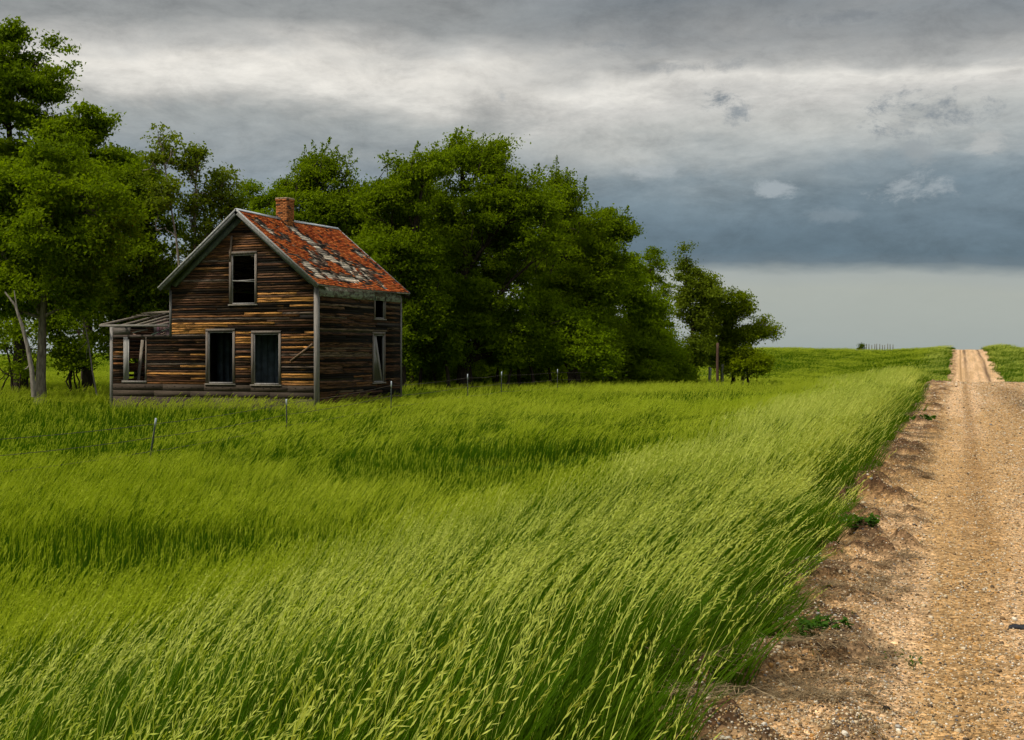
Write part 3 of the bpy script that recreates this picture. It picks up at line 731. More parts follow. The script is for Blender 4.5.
# leftover strip beside the upper window, and a loose brace board
mb = MB(); mb.beam((fx(230.5), YF - .05, fzz(230, 262)), (fx(232.5), YF - .05, fzz(232, 236)), .09, .03, (.20, .14, .10), up=(0, 1, 0)); mb.build('loose_board', M['trim'], house)
mb = MB(); mb.beam((fx(291), YF - .045, fzz(291, 361)), (fx(313), YF - .045, fzz(313, 344)), .07, .03, (.20, .13, .08), up=(0, 1, 0)); mb.build('loose_board', M['trim'], house)
# frieze below the side eave
mb = MB(); mb.box(XR + .034, XR + .055, YF + .08, YB - .06, 3.72, 4.12, (.16, .13, .11)); mb.build('frieze_board', M['frieze'], house)

# roof
RY0, RY1 = YF - .42, 49.75; OV = 3.75
roof = empty('roof', (0, 0, ZR - ZG)); roof.parent = house
def rp(side, b, y_, lift=0.0):   # b metres down the slope
    cx, cz = math.cos(PITCH), math.sin(PITCH); lift = lift - .06 * math.sin(max(0, min(1, (y_ - RY0) / (RY1 - RY0))) * math.pi)
    return (XM + side * (b * cx + lift * cz), y_, ZR - b * cz + lift * cx)
LS = OV / math.cos(PITCH)
for side in (1, -1):
    mb = MB(); b = 0.02
    while b < LS:
        b1 = min(b + r.uniform(.13, .2), LS); u = RY0
        while u < RY1 - .01:
            e = min(RY1, u + r.uniform(1.2, 3.6)); 
            k = r.uniform(.75, 1.15); c_ = (.50 * k, .42 * k, .31 * k) if r.random() < .85 else (.16, .13, .1)
            mb.hexa([rp(side, b, u + .003, -.05), rp(side, b, e - .003, -.05), rp(side, b1 - .012, e - .003, -.05), rp(side, b1 - .012, u + .003, -.05), rp(side, b, u + .003, -.022), rp(side, b, e - .003, -.022), rp(side, b1 - .012, e - .003, -.022), rp(side, b1 - .012, u + .003, -.022)], c_); u = e
        b = b1
    mb.build('sheathing_board', M['plank'], roof)
    mb = MB(); rr = np.random.default_rng(40 + side)
    rows = int(LS / .125); nb_ = int((RY1 - RY0) / .19)
    blobs = [(.43, .16, .045, .14, 1.25), (.46, .38, .05, .16, 1.3), (.50, .52, .06, .10, 1.2), (.58, .64, .085, .11, 1.2), (.60, .77, .06, .08, 1.1), (.13, .70, .055, .09, 1.15), (.10, .84, .07, .05, 1.2), (.25, .80, .10, .06, 1.1), (.42, .83, .14, .05, 1.15), (.11, .20, .04, .10, 1.15), (.30, .62, .09, .12, .85), (.33, .45, .06, .12, .75), (.93, .38, .045, .12, .9), (.95, .55, .03, .1, .9), (.76, .83, .03, .12, .85), (.74, .62, .07, .10, .75), (.60, .33, .06, .07, .75), (.70, .72, .06, .12, .75), (.22, .34, .05, .14, .7), (.85, .72, .05, .08, .6), (.62, .5, .05, .14, .75), (.05, .5, .03, .12, .7)]
    for i in range(rows):
        b0 = .02 + i * .125; u = RY0 - rr.uniform(0, .1)
        while u < RY1:
            w_ = rr.uniform(.10, .26); e = min(u + w_, RY1 + .01); us = max(u, RY0 - .01)
            A, B = ((u + e) / 2 - RY0) / (RY1 - RY0), b0 / LS
            s_ = 0
            for (ca, cb, ra, rb, k) in blobs: s_ = max(s_, k * math.exp(-.5 * (((A - ca) / ra) ** 2 + ((B - cb) / rb) ** 2)))
            s_ += (float(fbm(A * 16, B * 13, seed=5 + side, o=3)) - .5) * 1.0 + rr.normal(0, .12)
            if side < 0: s_ *= .8
            if B > .94: s_ = min(s_, .3)
            if e - us > .015 and s_ < .84:
                if s_ < .50: k = rr.uniform(.65, 1.15); c_ = np.array([(.70, .150, .030), (.80, .22, .050), (.50, .095, .022)][rr.integers(0, 3)]) * k
                else: k = rr.uniform(.6, 1.4); c_ = np.array([(.07, .052, .040), (.035, .028, .022), (.17, .10, .065), (.30, .20, .13)][rr.integers(0, 4)]) * k
                if rr.uniform() < .04: c_ = np.array((.06, .04, .03))
                L_ = min(.17, LS + .02 - b0) ; lf = rr.uniform(.0, .012) + (.02 * (rr.uniform() < .06)); sk = rr.normal(0, .006)
                lo_, up_ = .0 + lf, -.02
                mb.hexa([rp(side, b0 - .0, us + .002, up_), rp(side, b0, e - .002, up_), rp(side, b0 + L_ + sk, e - .002, lo_), rp(side, b0 + L_ + sk, us + .002, lo_),
                         rp(side, b0, us + .002, up_ + .008), rp(side, b0, e - .002, up_ + .008), rp(side, b0 + L_ + sk, e - .002, lo_ + .012), rp(side, b0 + L_ + sk, us + .002, lo_ + .012)], c_)
            u = e
    mb.build('shingle_course', M['shingle'], roof)
    # soffit + rafters + bargeboard + fascia
    mb = MB(); q = 0
    mb.hexa([rp(side, .0, RY0 + .03, -.09), rp(side, .0, YF - .03, -.09), rp(side, LS - .03, YF - .03, -.09), rp(side, LS - .03, RY0 + .03, -.09), rp(side, 0, RY0 + .03, -.055), rp(side, .0, YF - .03, -.055), rp(side, LS - .03, YF - .03, -.055), rp(side, LS - .03, RY0 + .03, -.055)], (.17, .19, .15))
    b_in = (abs(XR - XM) + .03) / math.cos(PITCH)
    mb.hexa([rp(side, b_in, YF, -.09), rp(side, b_in, RY1 - .03, -.09), rp(side, LS - .02, RY1 - .03, -.09), rp(side, LS - .02, YF, -.09), rp(side, b_in, YF, -.055), rp(side, b_in, RY1 - .03, -.055), rp(side, LS - .02, RY1 - .03, -.055), rp(side, LS - .02, YF, -.055)], (.16, .17, .14))
    # frieze under the gable rake, against the wall
    mb.hexa([rp(side, .05, YF - .075, -.33), rp(side, .05, YF - .034, -.33), rp(side, b_in - .12, YF - .034, -.33), rp(side, b_in - .12, YF - .075, -.33), rp(side, .0, YF - .075, -.10), rp(side, .0, YF - .034, -.10), rp(side, b_in, YF - .034, -.10), rp(side, b_in, YF - .075, -.10)], (.15, .165, .135))
    mb.build('soffit', M['soffit'], roof)
    for (ya, yb) in ((RY0 - .03, RY0 + .0), (RY1 - .02, RY1 + .01)):
        mb = MB()
        mb.hexa([rp(side, -.0, ya, -.17), rp(side, -.0, yb, -.17), rp(side, LS + .02, yb, -.17), rp(side, LS + .02, ya, -.17), rp(side, 0, ya, .015), rp(side, 0, yb, .015), rp(side, LS + .02, yb, .015), rp(side, LS + .02, ya, .015)], (.24, .23, .21))
        mb.hexa([rp(side, -.0, ya - .018, -.05), rp(side, -.0, ya - .001, -.05), rp(side, LS + .02, ya - .001, -.05), rp(side, LS + .02, ya - .018, -.05), rp(side, 0, ya - .018, .03), rp(side, 0, ya - .001, .03), rp(side, LS + .02, ya - .001, .03), rp(side, LS + .02, ya - .018, .03)], (.36, .35, .325))
        mb.build('bargeboard', M['soffit'], roof)
# ridge cap, in two runs either side of the chimney
for (a_, b_) in ((RY0 - .04, 44.72), (45.35, RY1 + .03)):
    mb = MB()
    for side in (1, -1):
        mb.hexa([rp(side, -.01, a_, .016), rp(side, -.01, b_, .016), rp(side, .13, b_, .022), rp(side, .13, a_, .022), rp(side, -.01, a_, .04), rp(side, -.01, b_, .04), rp(side, .13, b_, .034), rp(side, .13, a_, .034)], (1, 1, 1))
    mb.build('ridge_cap', M['flashing'], roof)
# chimney of single bricks
mb = MB(); cx0, cx1, cy0, cy1 = XM + .02 - .26, XM + .02 + .30, 44.75, 45.32
z = 6.5; row = 0; ZC = 8.12
while z < ZC - .01:
    ex = .02 if z > ZC - .17 else 0; off = .11 * (row % 2)
    def course(x0, x1, y0, y1, along):
        L0, L1 = (x0, x1) if along == 'x' else (y0, y1); p_ = L0
        first = off
        while p_ < L1 - .01:
            e = min(L1, p_ + (first if first > .01 else .22)); first = 0
            k = r.uniform(.7, 1.25); c_ = (.40 * k, .15 * k, .05 * k) if r.random() < .82 else (.07, .045, .035)
            if z > ZC - .1: c_ = (.42 * k, .30 * k, .2 * k)
            j = r.uniform(-.004, .004)
            if along == 'x': mb.box(p_ + .004, e - .004, y0 + j, y1 + j, z + .004, z + .066, c_)
            else: mb.box(x0 + j, x1 + j, p_ + .004, e - .004, z + .004, z + .066, c_)
            p_ = e
    course(cx0 - ex, cx1 + ex, cy0 - ex, cy0 + .1, 'x'); course(cx0 - ex, cx1 + ex, cy1 - .1, cy1 + ex, 'x')
    course(cx0 - ex, cx0 + .1, cy0 + .11, cy1 - .11, 'y'); course(cx1 - .1, cx1 + ex, cy0 + .11, cy1 - .11, 'y')
    z += .07; row += 1
mb.box(cx0 + .02, cx1 - .02, cy0 + .02, cy0 + .09, 6.5, ZC - .02, (.2, .15, .1)); mb.box(cx1 - .09, cx1 - .02, cy0 + .1, cy1 - .1, 6.5, ZC - .02, (.2, .15, .1)); mb.box(cx0 + .02, cx0 + .09, cy0 + .1, cy1 - .1, 6.5, ZC - .02, (.2, .15, .1)); mb.box(cx0 + .02, cx1 - .02, cy1 - .09, cy1 - .02, 6.5, ZC - .02, (.2, .15, .1))
mb.build('chimney', M['brick'], roof)
# lean-to roof: bare rafters
LZ0, LZ1, LY1 = 2.62, 3.17, 44.3
ra = [(XLL - .28, .12), (-33.0, .09), (-32.3, .09), (-31.75, .1), (-31.15, .09)]
for i, (x_, w_) in enumerate(ra):
    mb = MB(); k = r.uniform(.9, 1.15); dz = r.uniform(-.14, .10)
    mb.beam((x_, YF - .33, LZ0 - .02 + r.uniform(-.05, .03)), (x_ + r.uniform(-.2, .22), LY1 - (.9 if i == 3 else 0), LZ1 + dz - (.25 if i == 3 else 0)), w_, .09, (.24 * k, .20 * k, .15 * k)); mb.build('rafter', M['soffit'], house)
mb = MB(); mb.beam((XLL - .3, LY1 + .04, LZ1 + .02), (XL - .06, LY1 + .04, LZ1 + .13), .05, .12, (.24, .2, .15)); mb.build('ridge_beam', M['trim_h'], house); mb = MB(); mb.beam((XLL - .35, YF - .36, LZ0 - .02), (XL + .1, YF - .36, LZ0 - .04), .035, .10, (.25, .225, .19)); mb.build('eave_beam', M['trim_h'], house)
for i in range(3):   # a few roof boards still hanging on the rafters
    t = .60 + .13 * i; y_ = YF - .33 + t * (LY1 - YF + .33); z_ = LZ0 + t * (LZ1 - LZ0) + .06; mb = MB()
    mb.beam((XLL - .3 + r.uniform(0, .4), y_, z_ + r.uniform(-.04, .04)), (XLL + r.uniform(.8, 2.7), y_ + r.uniform(-.15, .15), z_ + r.uniform(-.05, .08)), .15, .022, (.2, .165, .12)); mb.build('broken_board', M['trim_h'], house)
for i in range(9):
    x_ = XLL + .7 + r.uniform(0, 2.2); mb = MB(); mb.beam((x_, YF + .05 + r.uniform(0, .5), ZLT + r.uniform(-.05, .1)), (x_ + r.uniform(.3, .9), YF + .1 + r.uniform(0, .6), ZLT + r.uniform(-.1, .35)), .08, .03, (.2 * r.uniform(.5, 1.3), .165, .12)); mb.build('broken_board', M['trim_h'], house)
mb = MB()
mb.box(XLL + .05, XL - .02, YF - .03, YF + .03, ZLT - .07, ZLT + .05, (.10, .075, .06)); mb.box(XLL + .05, -32.75, YF - .028, YF + .02, ZLT + .06, LZ0 - .1, (.14, .12, .1))
mb.build('wall_plate', M['trim_h'], house)
mb = MB(); x_ = XLL
while x_ < XL:   # open back wall of the lean-to
    w_ = r.uniform(.14, .2); 
    if r.random() > .22: mb.box(x_, x_ + w_ - .015, LY1 + .1, LY1 + .13, ZG, 3.1 - r.uniform(0, .25), tuple(v * r.uniform(.7, 1.2) for v in (.17, .14, .11)))
    x_ += w_
mb.build('lean_to_back_wall', M['trim'], house)
mb = MB()
for k in range(3): mb.beam((fx(127 + 5 * k), YF + .5 + .3 * k, ZG), (fx(129 + 3 * k) - .1 * k, YF + .9 + .3 * k, 2.0), .14, .04, (.26, .22, .17), up=(0, 1, 0))
mb.build('leaning_board', M['trim'], house)

# ------------------------------------------------------------------ wire fence of steel posts
fy_ = [12, 19.2, 26.3, 33.3, 40.7, 48.0, 52.3, 60.5, 69, 77.5, 86, 94.5, 103, 112, 121]
fence = empty('wire_fence', (-20, 12, float(ter(-20, 12)))); tag(fence, 'thin wire fence of steel posts with white tips crossing the field before the house', 'fence')
tops = []
for i, y_ in enumerate(fy_):
    x_ = -20 + r.uniform(-.08, .08); z_ = float(ter(x_, y_)); ztop = FL(y_) + (1.36 if i < 3 else 1.36 if i == 3 else 1.50)
    lean_ = {2: .17}.get(i, r.uniform(-.02, .03)); 
    b_ = np.array([x_, y_, z_ - .1]); t_ = np.array([x_ + lean_ * CT * 1.3, y_ + lean_ * ST * 1.3, ztop]); m1 = b_ + (t_ - b_) * .86
    mb = MB(); mb.beam(b_, m1, .055, .014); mb.beam(b_ + (0, .02, 0), m1 + (0, .02, 0), .012, .035); p_ = mb.build('post', M['metal_post'], fence)
    mb = MB(); mb.beam(m1, t_, .062, .018); mb.beam(m1 + (0, .02, 0), t_ + (0, .02, 0), .014, .04); mb.build('post_tip', M['white_tip'], p_)
    tops.append((b_, t_))
for lv in (.42, .66, .90):
    mb = MB(); pts = []
    for i in range(len(tops) - 1):
        p0 = tops[i][0] + (tops[i][1] - tops[i][0]) * lv; p1 = tops[i + 1][0] + (tops[i + 1][1] - tops[i + 1][0]) * lv
        for k in range(6):
            t = k / 6; q = p0 * (1 - t) + p1 * t; q = q - np.array([.012, .02, .05 * 4 * t * (1 - t)]); pts.append(q)
    pts.append(p1); mb.tube(pts, .0065, 4); mb.build('wire', M['wire'], fence)
# wooden posts by the trees
def wpost(px, depth, ytop, w, label, col, lean_=0):
    x_, y_ = at(px, depth); z_ = float(ter(x_, y_)); ztop = zat(ytop, depth); mb = MB()
    n_ = 9; pts = [(x_ + lean_ * t + .01 * math.sin(9 * t), y_ + .01 * math.cos(7 * t), z_ - .2 + (ztop - z_ + .2) * t) for t in np.linspace(0, 1, n_)]
    pts += [(pts[-1][0], pts[-1][1], ztop + .01)]
    mb.tube(pts, [w * (1.08 - .12 * k / n_) for k in range(n_)] + [.002], 9, col)
    me = mb.mesh('wooden_post', M['trim'], True, (x_, y_, z_)); o_ = link('wooden_post', me, None, (x_, y_, z_)); tag(o_, label, 'post', 'old wooden posts by the trees')
wpost(717.5, 84, 343, .095, 'tall reddish brown wooden pole standing before the rightmost trees', (.13, .075, .05))
wpost(676.5, 84, 356, .08, 'weathered grey wooden post left of the reddish brown pole', (.22, .17, .13), .06)
wpost(722.5, 88, 364, .10, 'short pale stub post just right of the reddish brown pole', (.2, .19, .15))
wpost(709.5, 88, 367, .09, 'short pale stub post just left of the reddish brown pole', (.24, .23, .19))
# far fence on the horizon
ff = empty('rail_fence', (*at(862, 246), float(ter(*at(862, 246))))); tag(ff, 'tiny dark post fence standing on the far grassy horizon', 'fence')
for i in range(12):
    x_, y_ = at(864 + i * 2.6 + r.uniform(-.4, .4), 247 + i * .6); z_ = float(ter(x_, y_)); mb = MB(); mb.beam((x_, y_, z_), (x_, y_, 2.32 + r.uniform(-.25, .1)), .19, .19, (.22, .22, .19), up=(0, 1, 0)); mb.build('post', M['trim'], ff)
# ------------------------------------------------------------------ trees
TREE_N = [0]
def make_tree(name, label, px, depth, lobes, seed, leaf='leaf', bark='bark', dens=1.0, ls=.094, spread=(.44, .20), trunk_r=.22, base_px=None, bend=0, twig=.35, gap=.44, group=None, shoots=0, stems=1, cat_='tree', wind=.25, shell_=.55, dpx=None):
    rr = np.random.default_rng(seed)
    bx, by = at(base_px if base_px is not None else px, depth); bz = float(ter(bx, by)); base = np.array([bx, by, bz])
    e = empty(name, base); tag(e, label, cat_, group)
    view = np.array([-ST, CT, 0.]); right = np.array([CT, ST, 0.]); up = np.array([0, 0, 1.])
    pm_ = depth / F
    LB_ = []
    for lb in lobes:
        lx, ly, rx, ry = lb[:4]; off = lb[4] if len(lb) > 4 else rr.uniform(-.35, .35) * rx * pm_
        x_, y_ = at(lx, depth); c_ = np.array([x_, y_, zat(ly, depth)]) + view * off - base
        LB_.append((c_, rx * pm_, ry * pm_))
    top = max(LB_, key=lambda l: l[0][2] + l[2])
    wood = MB()
    # trunk(s)
    tops_ = top[0] + up * top[2] * .3
    low = min(l[0][2] - l[2] for l in LB_)
    trunks = []
    for s in range(stems):
        b0 = rr.normal(0, .35, 3) * (1, 1, 0) * (stems > 1)
        tgt = tops_ if s == 0 else LB_[rr.integers(len(LB_))][0]
        K = 9; t = np.linspace(0, 1, K)[:, None]
        mid = b0 + (tgt - b0) * t; mid[:, :2] = b0[:2] + (tgt[:2] - b0[:2]) * (t ** 1.8)
        mid += rr.normal(0, .07, (K, 3)) * (1, 1, 0) * np.sin(t * 3.14); mid += right * bend * np.sin(t * 3.14)
        mid[0, 2] = -.3
        rad = trunk_r * (1 if s == 0 else .6) * (1 - .86 * t[:, 0]) + .012; rad[0] *= 1.35
        wood.tube(mid, rad, 9 if s == 0 else 7); trunks.append((mid, rad))
    C_, Nn, SZ = [], [], []
    for (c_, rx, rz) in LB_:
        # limb from the trunk to the lobe
        tm, tr_r = trunks[rr.integers(len(trunks))]
        zt_ = max(low * .8, c_[2] - 1.1 * math.hypot(*(c_[:2] - tm[-1][:2])) - rz * .4); ki = int(np.clip(np.searchsorted(tm[:, 2], zt_), 1, len(tm) - 2))
        p0 = tm[ki]; K = 6; t = np.linspace(0, 1, K)[:, None]; limb = p0 + (c_ - p0) * t + up * np.sin(t * 3.14) * rr.uniform(-.1, .25) + rr.normal(0, .06, (K, 3)) * np.sin(t * 3.14)
        wood.tube(limb, np.linspace(tr_r[ki] * .6, .025, K), 6)
        subs = [(c_, rx * .80, rz * .80)]
        nsub = int(np.clip(5 + rx * 3.4, 6, 16))
        for q_ in range(nsub):
            dv_ = rr.normal(0, 1, 3) + up * .25; dv_ /= np.linalg.norm(dv_); k_ = rr.uniform(.30, .50)
            subs.append((c_ + dv_ * (rx, rx, rz) * rr.uniform(.66, 1.0), rx * k_ * .9 + .08, rz * k_ * .72 + .06))
        PP, DD = [], []
        for (cs, sx, sz) in subs:
            n_ = int(dens * 6.2 * (sx * sx + 2 * sx * sz) / 3 * 4.0) + 2
            dv = rr.normal(0, 1, (n_, 3)) + (0, 0, .25); dv /= np.linalg.norm(dv, axis=1)[:, None]
            q = .72 + .3 * rr.uniform(size=n_)
            PP.append(cs + dv * q[:, None] * (sx, sx, sz)); DD.append(dv)
        P_ = np.concatenate(PP); dv = np.concatenate(DD)
        world = P_ + base
        g_ = fbm(world[:, 0] * .55, world[:, 1] * .55, world[:, 2] * .7, 2, seed + 3)
        ok = (g_ > gap) & (P_[:, 2] > .5); P_, dv = P_[ok], dv[ok]
        for c0, d0 in zip(P_, dv):
            sc = rr.uniform(.6, 1.35); m_ = int(rr.uniform(46, 76) * sc)
            o_ = rr.normal(0, 1, (m_, 3)) * (spread[0] * sc * .55, spread[0] * sc * .55, spread[1] * sc * .55)
            dirn = d0 * (1, 1, .45) + right * wind + up * .05; dirn /= np.linalg.norm(dirn)
            o_ += dirn * (rr.uniform(-.7, .9, (m_, 1)) * spread[0] * sc)
            C_.append(c0 + o_); nn = rr.normal(0, .9, (m_, 3)) + d0 * .5 + up * .4; Nn.append(nn); SZ.append(ls * rr.uniform(.6, 1.25, m_))
            if rr.uniform() < twig * .4:
                k = rr.integers(2, len(limb)); p1 = limb[k]; L3 = np.linspace(0, 1, 4)[:, None]
                tw = p1 + (c0 - p1) * L3 + rr.normal(0, .08, (4, 3)) * np.sin(L3 * 3.14); wood.tube(tw, [.035, .024, .015, .006], 4)
        for s in range(int(shoots * rx)):
            a = rr.uniform(0, 6.28); q = rx * math.sqrt(rr.uniform()) * .85
            c0 = c_ + np.array([math.cos(a) * q, math.sin(a) * q, rz * math.sqrt(max(0, 1 - (q / rx) ** 2)) * .92]); hh = rr.uniform(.3, 1.15)
            tipv = up * hh + right * rr.uniform(-.1, .7) + rr.normal(0, .2, 3); m_ = int(hh * 50) + 6; t = rr.uniform(0, 1, (m_, 1)) ** .8
            C_.append(c0 + tipv * t + rr.normal(0, 1, (m_, 3)) * .17 * (1.15 - t)); Nn.append(rr.normal(0, 1, (m_, 3)) + up * .3); SZ.append(ls * rr.uniform(.6, 1.1, m_))
            wood.tube([c0 - tipv * .5, c0, c0 + tipv * .9], [.03, .018, .005], 4)
    C_ = np.concatenate(C_); Nn = np.concatenate(Nn); Nn /= np.linalg.norm(Nn, axis=1)[:, None]; SZ = np.concatenate(SZ)
    V = leaves_quads(C_, Nn, SZ, rr, .55)
    link('crown', np_mesh('crown', V, np.arange(len(V)).reshape(-1, 4), [M[leaf]], fl={'v': np.repeat(rr.uniform(size=len(C_)), 4)}), e)
    link('trunk', wood.mesh('trunk', M[bark], True), e)
    TREE_N[0] += len(C_)
    return e
def copy_tree(o, loc, rz, s, label, group=None):
    c_ = o.copy(); COL.objects.link(c_); c_.location = loc; c_.rotation_euler = (0, 0, rz); c_.scale = (s, s, s); c_['label'] = label
    if group: c_['group'] = group
    for ch in list(o.children): d_ = ch.copy(); COL.objects.link(d_); d_.parent = c_
    return c_
GB = 'trees of the grove right of the house'
A = make_tree('elm_tree', 'tallest broad elm in the middle of the grove right of the house', 470, 70,
    [(470, 190, 42, 42), (430, 205, 38, 38), (510, 215, 42, 40), (470, 255, 55, 45), (440, 300, 45, 40), (515, 290, 48, 45), (480, 335, 50, 32), (462, 165, 22, 22), (493, 168, 20, 22), (545, 250, 30, 34), (425, 345, 34, 24), (530, 335, 36, 28)], 1, shoots=5, trunk_r=.42, base_px=465, group=GB)
make_tree('elm_tree', 'dark elm with feathery top just behind the right roof edge', 400, 66,
    [(400, 195, 30, 34), (378, 215, 26, 28), (418, 225, 30, 32), (392, 260, 34, 34), (420, 300, 30, 34), (395, 320, 22, 28), (425, 180, 22, 24), (408, 345, 22, 20)], 2, shoots=5, trunk_r=.3, group=GB)
make_tree('elm_tree', 'elm on the right shoulder of the grove with branches jutting right', 575, 76,
    [(545, 210, 36, 36), (575, 225, 34, 34), (598, 235, 26, 28), (560, 260, 42, 40), (600, 275, 32, 34), (585, 310, 40, 36), (612, 228, 16, 12), (625, 232, 12, 8), (590, 345, 36, 24), (555, 190, 18, 18)], 3, shoots=3, trunk_r=.34, group=GB)
make_tree('willow_tree', 'rounded light green tree low in front of the grove', 570, 70,
    [(570, 338, 30, 28), (585, 350, 26, 22), (556, 350, 22, 20), (600, 360, 18, 14)], 4, leaf='leaf_bright', trunk_r=.16, shoots=0, gap=.33, group=GB)
make_tree('willow_tree', 'dense rounded green tree at the right end of the big grove', 638, 82,
    [(630, 290, 24, 26), (646, 318, 22, 26), (620, 320, 30, 34), (640, 348, 32, 22), (610, 290, 24, 28), (660, 350, 14, 18), (622, 266, 14, 12), (600, 355, 26, 20)], 5, trunk_r=.25, leaf='leaf_bright', gap=.36, group=GB)
make_tree('elm_tree', 'narrow dark tree peeking above the right end of the grove', 652, 96,
    [(650, 268, 15, 19), (655, 295, 17, 24), (645, 320, 20, 26), (658, 335, 15, 20)], 6, trunk_r=.2, group=GB)
make_tree('poplar_tree', 'slender pointed poplar right of the grove', 695, 88,
    [(686, 257, 5, 9), (688, 270, 9, 12), (692, 288, 13, 16), (704, 298, 13, 14), (684, 310, 10, 14), (700, 322, 14, 14), (692, 350, 15, 16), (710, 285, 7, 7)], 7, leaf='leaf_poplar', trunk_r=.13, dens=1.1, gap=.38, shoots=0, group=GB)
make_tree('ash_tree', 'yellowish green spreading tree behind the reddish brown pole', 728, 90,
    [(732, 305, 21, 16), (715, 315, 18, 16), (741, 312, 9, 10), (722, 335, 22, 16), (738, 340, 16, 12), (704, 335, 14, 14), (712, 355, 20, 12)], 8, leaf='leaf_yellow', trunk_r=.17, dens=.9, gap=.45, stems=2, group=GB)
make_tree('ash_tree', 'small yellowish tree on a leaning pale trunk, rightmost of all', 765, 90,
    [(764, 325, 13, 12), (756, 335, 10, 8), (770, 332, 9, 9)], 9, leaf='leaf_yellow', bark='bark_dead', trunk_r=.11, base_px=742, dens=1.1, group=GB, twig=.6)
make_tree('shrub', 'low olive shrub under the rightmost small tree', 748, 88,
    [(748, 362, 20, 12), (762, 366, 13, 9), (735, 364, 14, 11)], 10, leaf='leaf_yellow', trunk_r=.06, dens=1.1, stems=3, cat_='shrub', group='shrubs below the trees')
J = make_tree('elm_tree', 'elm rising behind the chimney and red roof', 325, 72,
    [(325, 190, 32, 30), (300, 200, 24, 24), (350, 205, 26, 26), (318, 225, 36, 30), (345, 245, 32, 30), (310, 172, 14, 14), (372, 240, 26, 34), (365, 290, 28, 40), (345, 178, 14, 12)], 11, shoots=5, trunk_r=.32, dens=.95, group='trees behind the house')
make_tree('elm_tree', 'small distant green tree seen left of the chimney', 262, 88, [(250, 195, 10, 14), (268, 212, 16, 22), (280, 200, 12, 16), (256, 225, 22, 20)], 12, leaf='leaf_bright', trunk_r=.14, group='trees behind the house')
# sparse, half-dead trees behind the left gable
make_tree('sparse_tree', 'tallest thin sparse tree left of the gable with open leafy top', 160, 58, [(158, 140, 12, 12), (165, 160, 14, 12), (150, 165, 12, 14), (172, 150, 8, 8), (163, 195, 14, 22), (155, 230, 18, 24)], 13, dens=.62, gap=.44, trunk_r=.075, base_px=176, bend=.3, leaf='leaf_poplar', bark='bark_dead', twig=2.2, group='sparse trees left of the gable')
make_tree('sparse_tree', 'thin bare-stemmed tree with a small tuft, between two sparse ones', 193, 59, [(196, 155, 9, 6), (190, 170, 7, 10), (197, 195, 12, 20), (192, 230, 16, 26)], 14, dens=.4, gap=.46, trunk_r=.10, leaf='leaf_poplar', bark='bark_dead', twig=2.5, group='sparse trees left of the gable')
make_tree('sparse_tree', 'twiggy grey-brown tree nearest the left gable slope', 222, 60, [(222, 180, 11, 12), (215, 200, 14, 16), (228, 205, 12, 16), (212, 235, 20, 24), (195, 260, 20, 20)], 15, dens=.42, gap=.46, trunk_r=.11, leaf='leaf_poplar', bark='bark_dead', twig=2.5, group='sparse trees left of the gable')
# left group
make_tree('cottonwood_tree', 'tall dark cottonwood with clumpy top at the left edge', 20, 64,
    [(2, 50, 24, 32), (40, 66, 26, 28), (18, 105, 34, 28), (48, 98, 14, 12), (30, 140, 40, 28), (-20, 90, 36, 50), (50, 130, 22, 18), (0, 180, 50, 36), (-40, 170, 50, 60), (-30, 250, 60, 60)], 16, leaf='leaf', ls=.11, trunk_r=.36, gap=.43, dens=.95, wind=.1, group='trees left of the house')
make_tree('cottonwood_tree', 'mid-height dark tree behind the broad pale-trunked tree at left', 88, 62,
    [(88, 125, 22, 18), (72, 140, 24, 22), (104, 135, 18, 16), (95, 165, 32, 24), (65, 180, 34, 26), (118, 175, 22, 24)], 17, leaf='leaf', ls=.11, trunk_r=.26, gap=.42, dens=.9, wind=.1, group='trees left of the house')
make_tree('maple_tree', 'broad green tree nearest the left edge, on a pale trunk', 50, 54,
    [(60, 180, 45, 32), (20, 195, 45, 36), (95, 205, 40, 34), (50, 235, 50, 36), (10, 250, 40, 36), (85, 255, 38, 34), (30, 290, 42, 30), (-20, 220, 40, 50), (75, 300, 30, 22), (-15, 300, 35, 30)], 18, leaf='leaf', bark='bark_pale', trunk_r=.23, base_px=40, shoots=0, gap=.36, group='trees left of the house', shell_=.6)
make_tree('maple_tree', 'dense dark green tree just left of the house and its lean-to', 140, 60,
    [(130, 190, 30, 26), (150, 222, 26, 26), (115, 225, 38, 34), (155, 255, 26, 30), (140, 270, 38, 36), (110, 300, 36, 32), (150, 315, 36, 30), (120, 345, 28, 22), (170, 290, 22, 28)], 19, leaf='leaf', trunk_r=.3, gap=.36, dens=.95, group='trees left of the house')
make_tree('shrub', 'leafy shrub under the broad tree at the left edge', 10, 60, [(5, 345, 22, 24), (-20, 350, 26, 26), (22, 362, 14, 16)], 20, leaf='leaf', trunk_r=.07, stems=4, cat_='shrub', group='shrubs below the trees')
make_tree('shrub', 'wide leafy shrub in the shade directly behind the pale trunk', 35, 64, [(30, 350, 22, 26), (45, 340, 20, 26), (14, 335, 20, 22)], 22, leaf='leaf', trunk_r=.07, stems=4, cat_='shrub', group='shrubs below the trees')
make_tree('shrub', 'leafy shrub between the pale trunk and the lean-to', 75, 62, [(68, 352, 18, 22), (88, 345, 18, 26), (98, 362, 14, 18), (60, 330, 20, 20)], 21, leaf='leaf', trunk_r=.07, stems=4, cat_='shrub', group='shrubs below the trees')
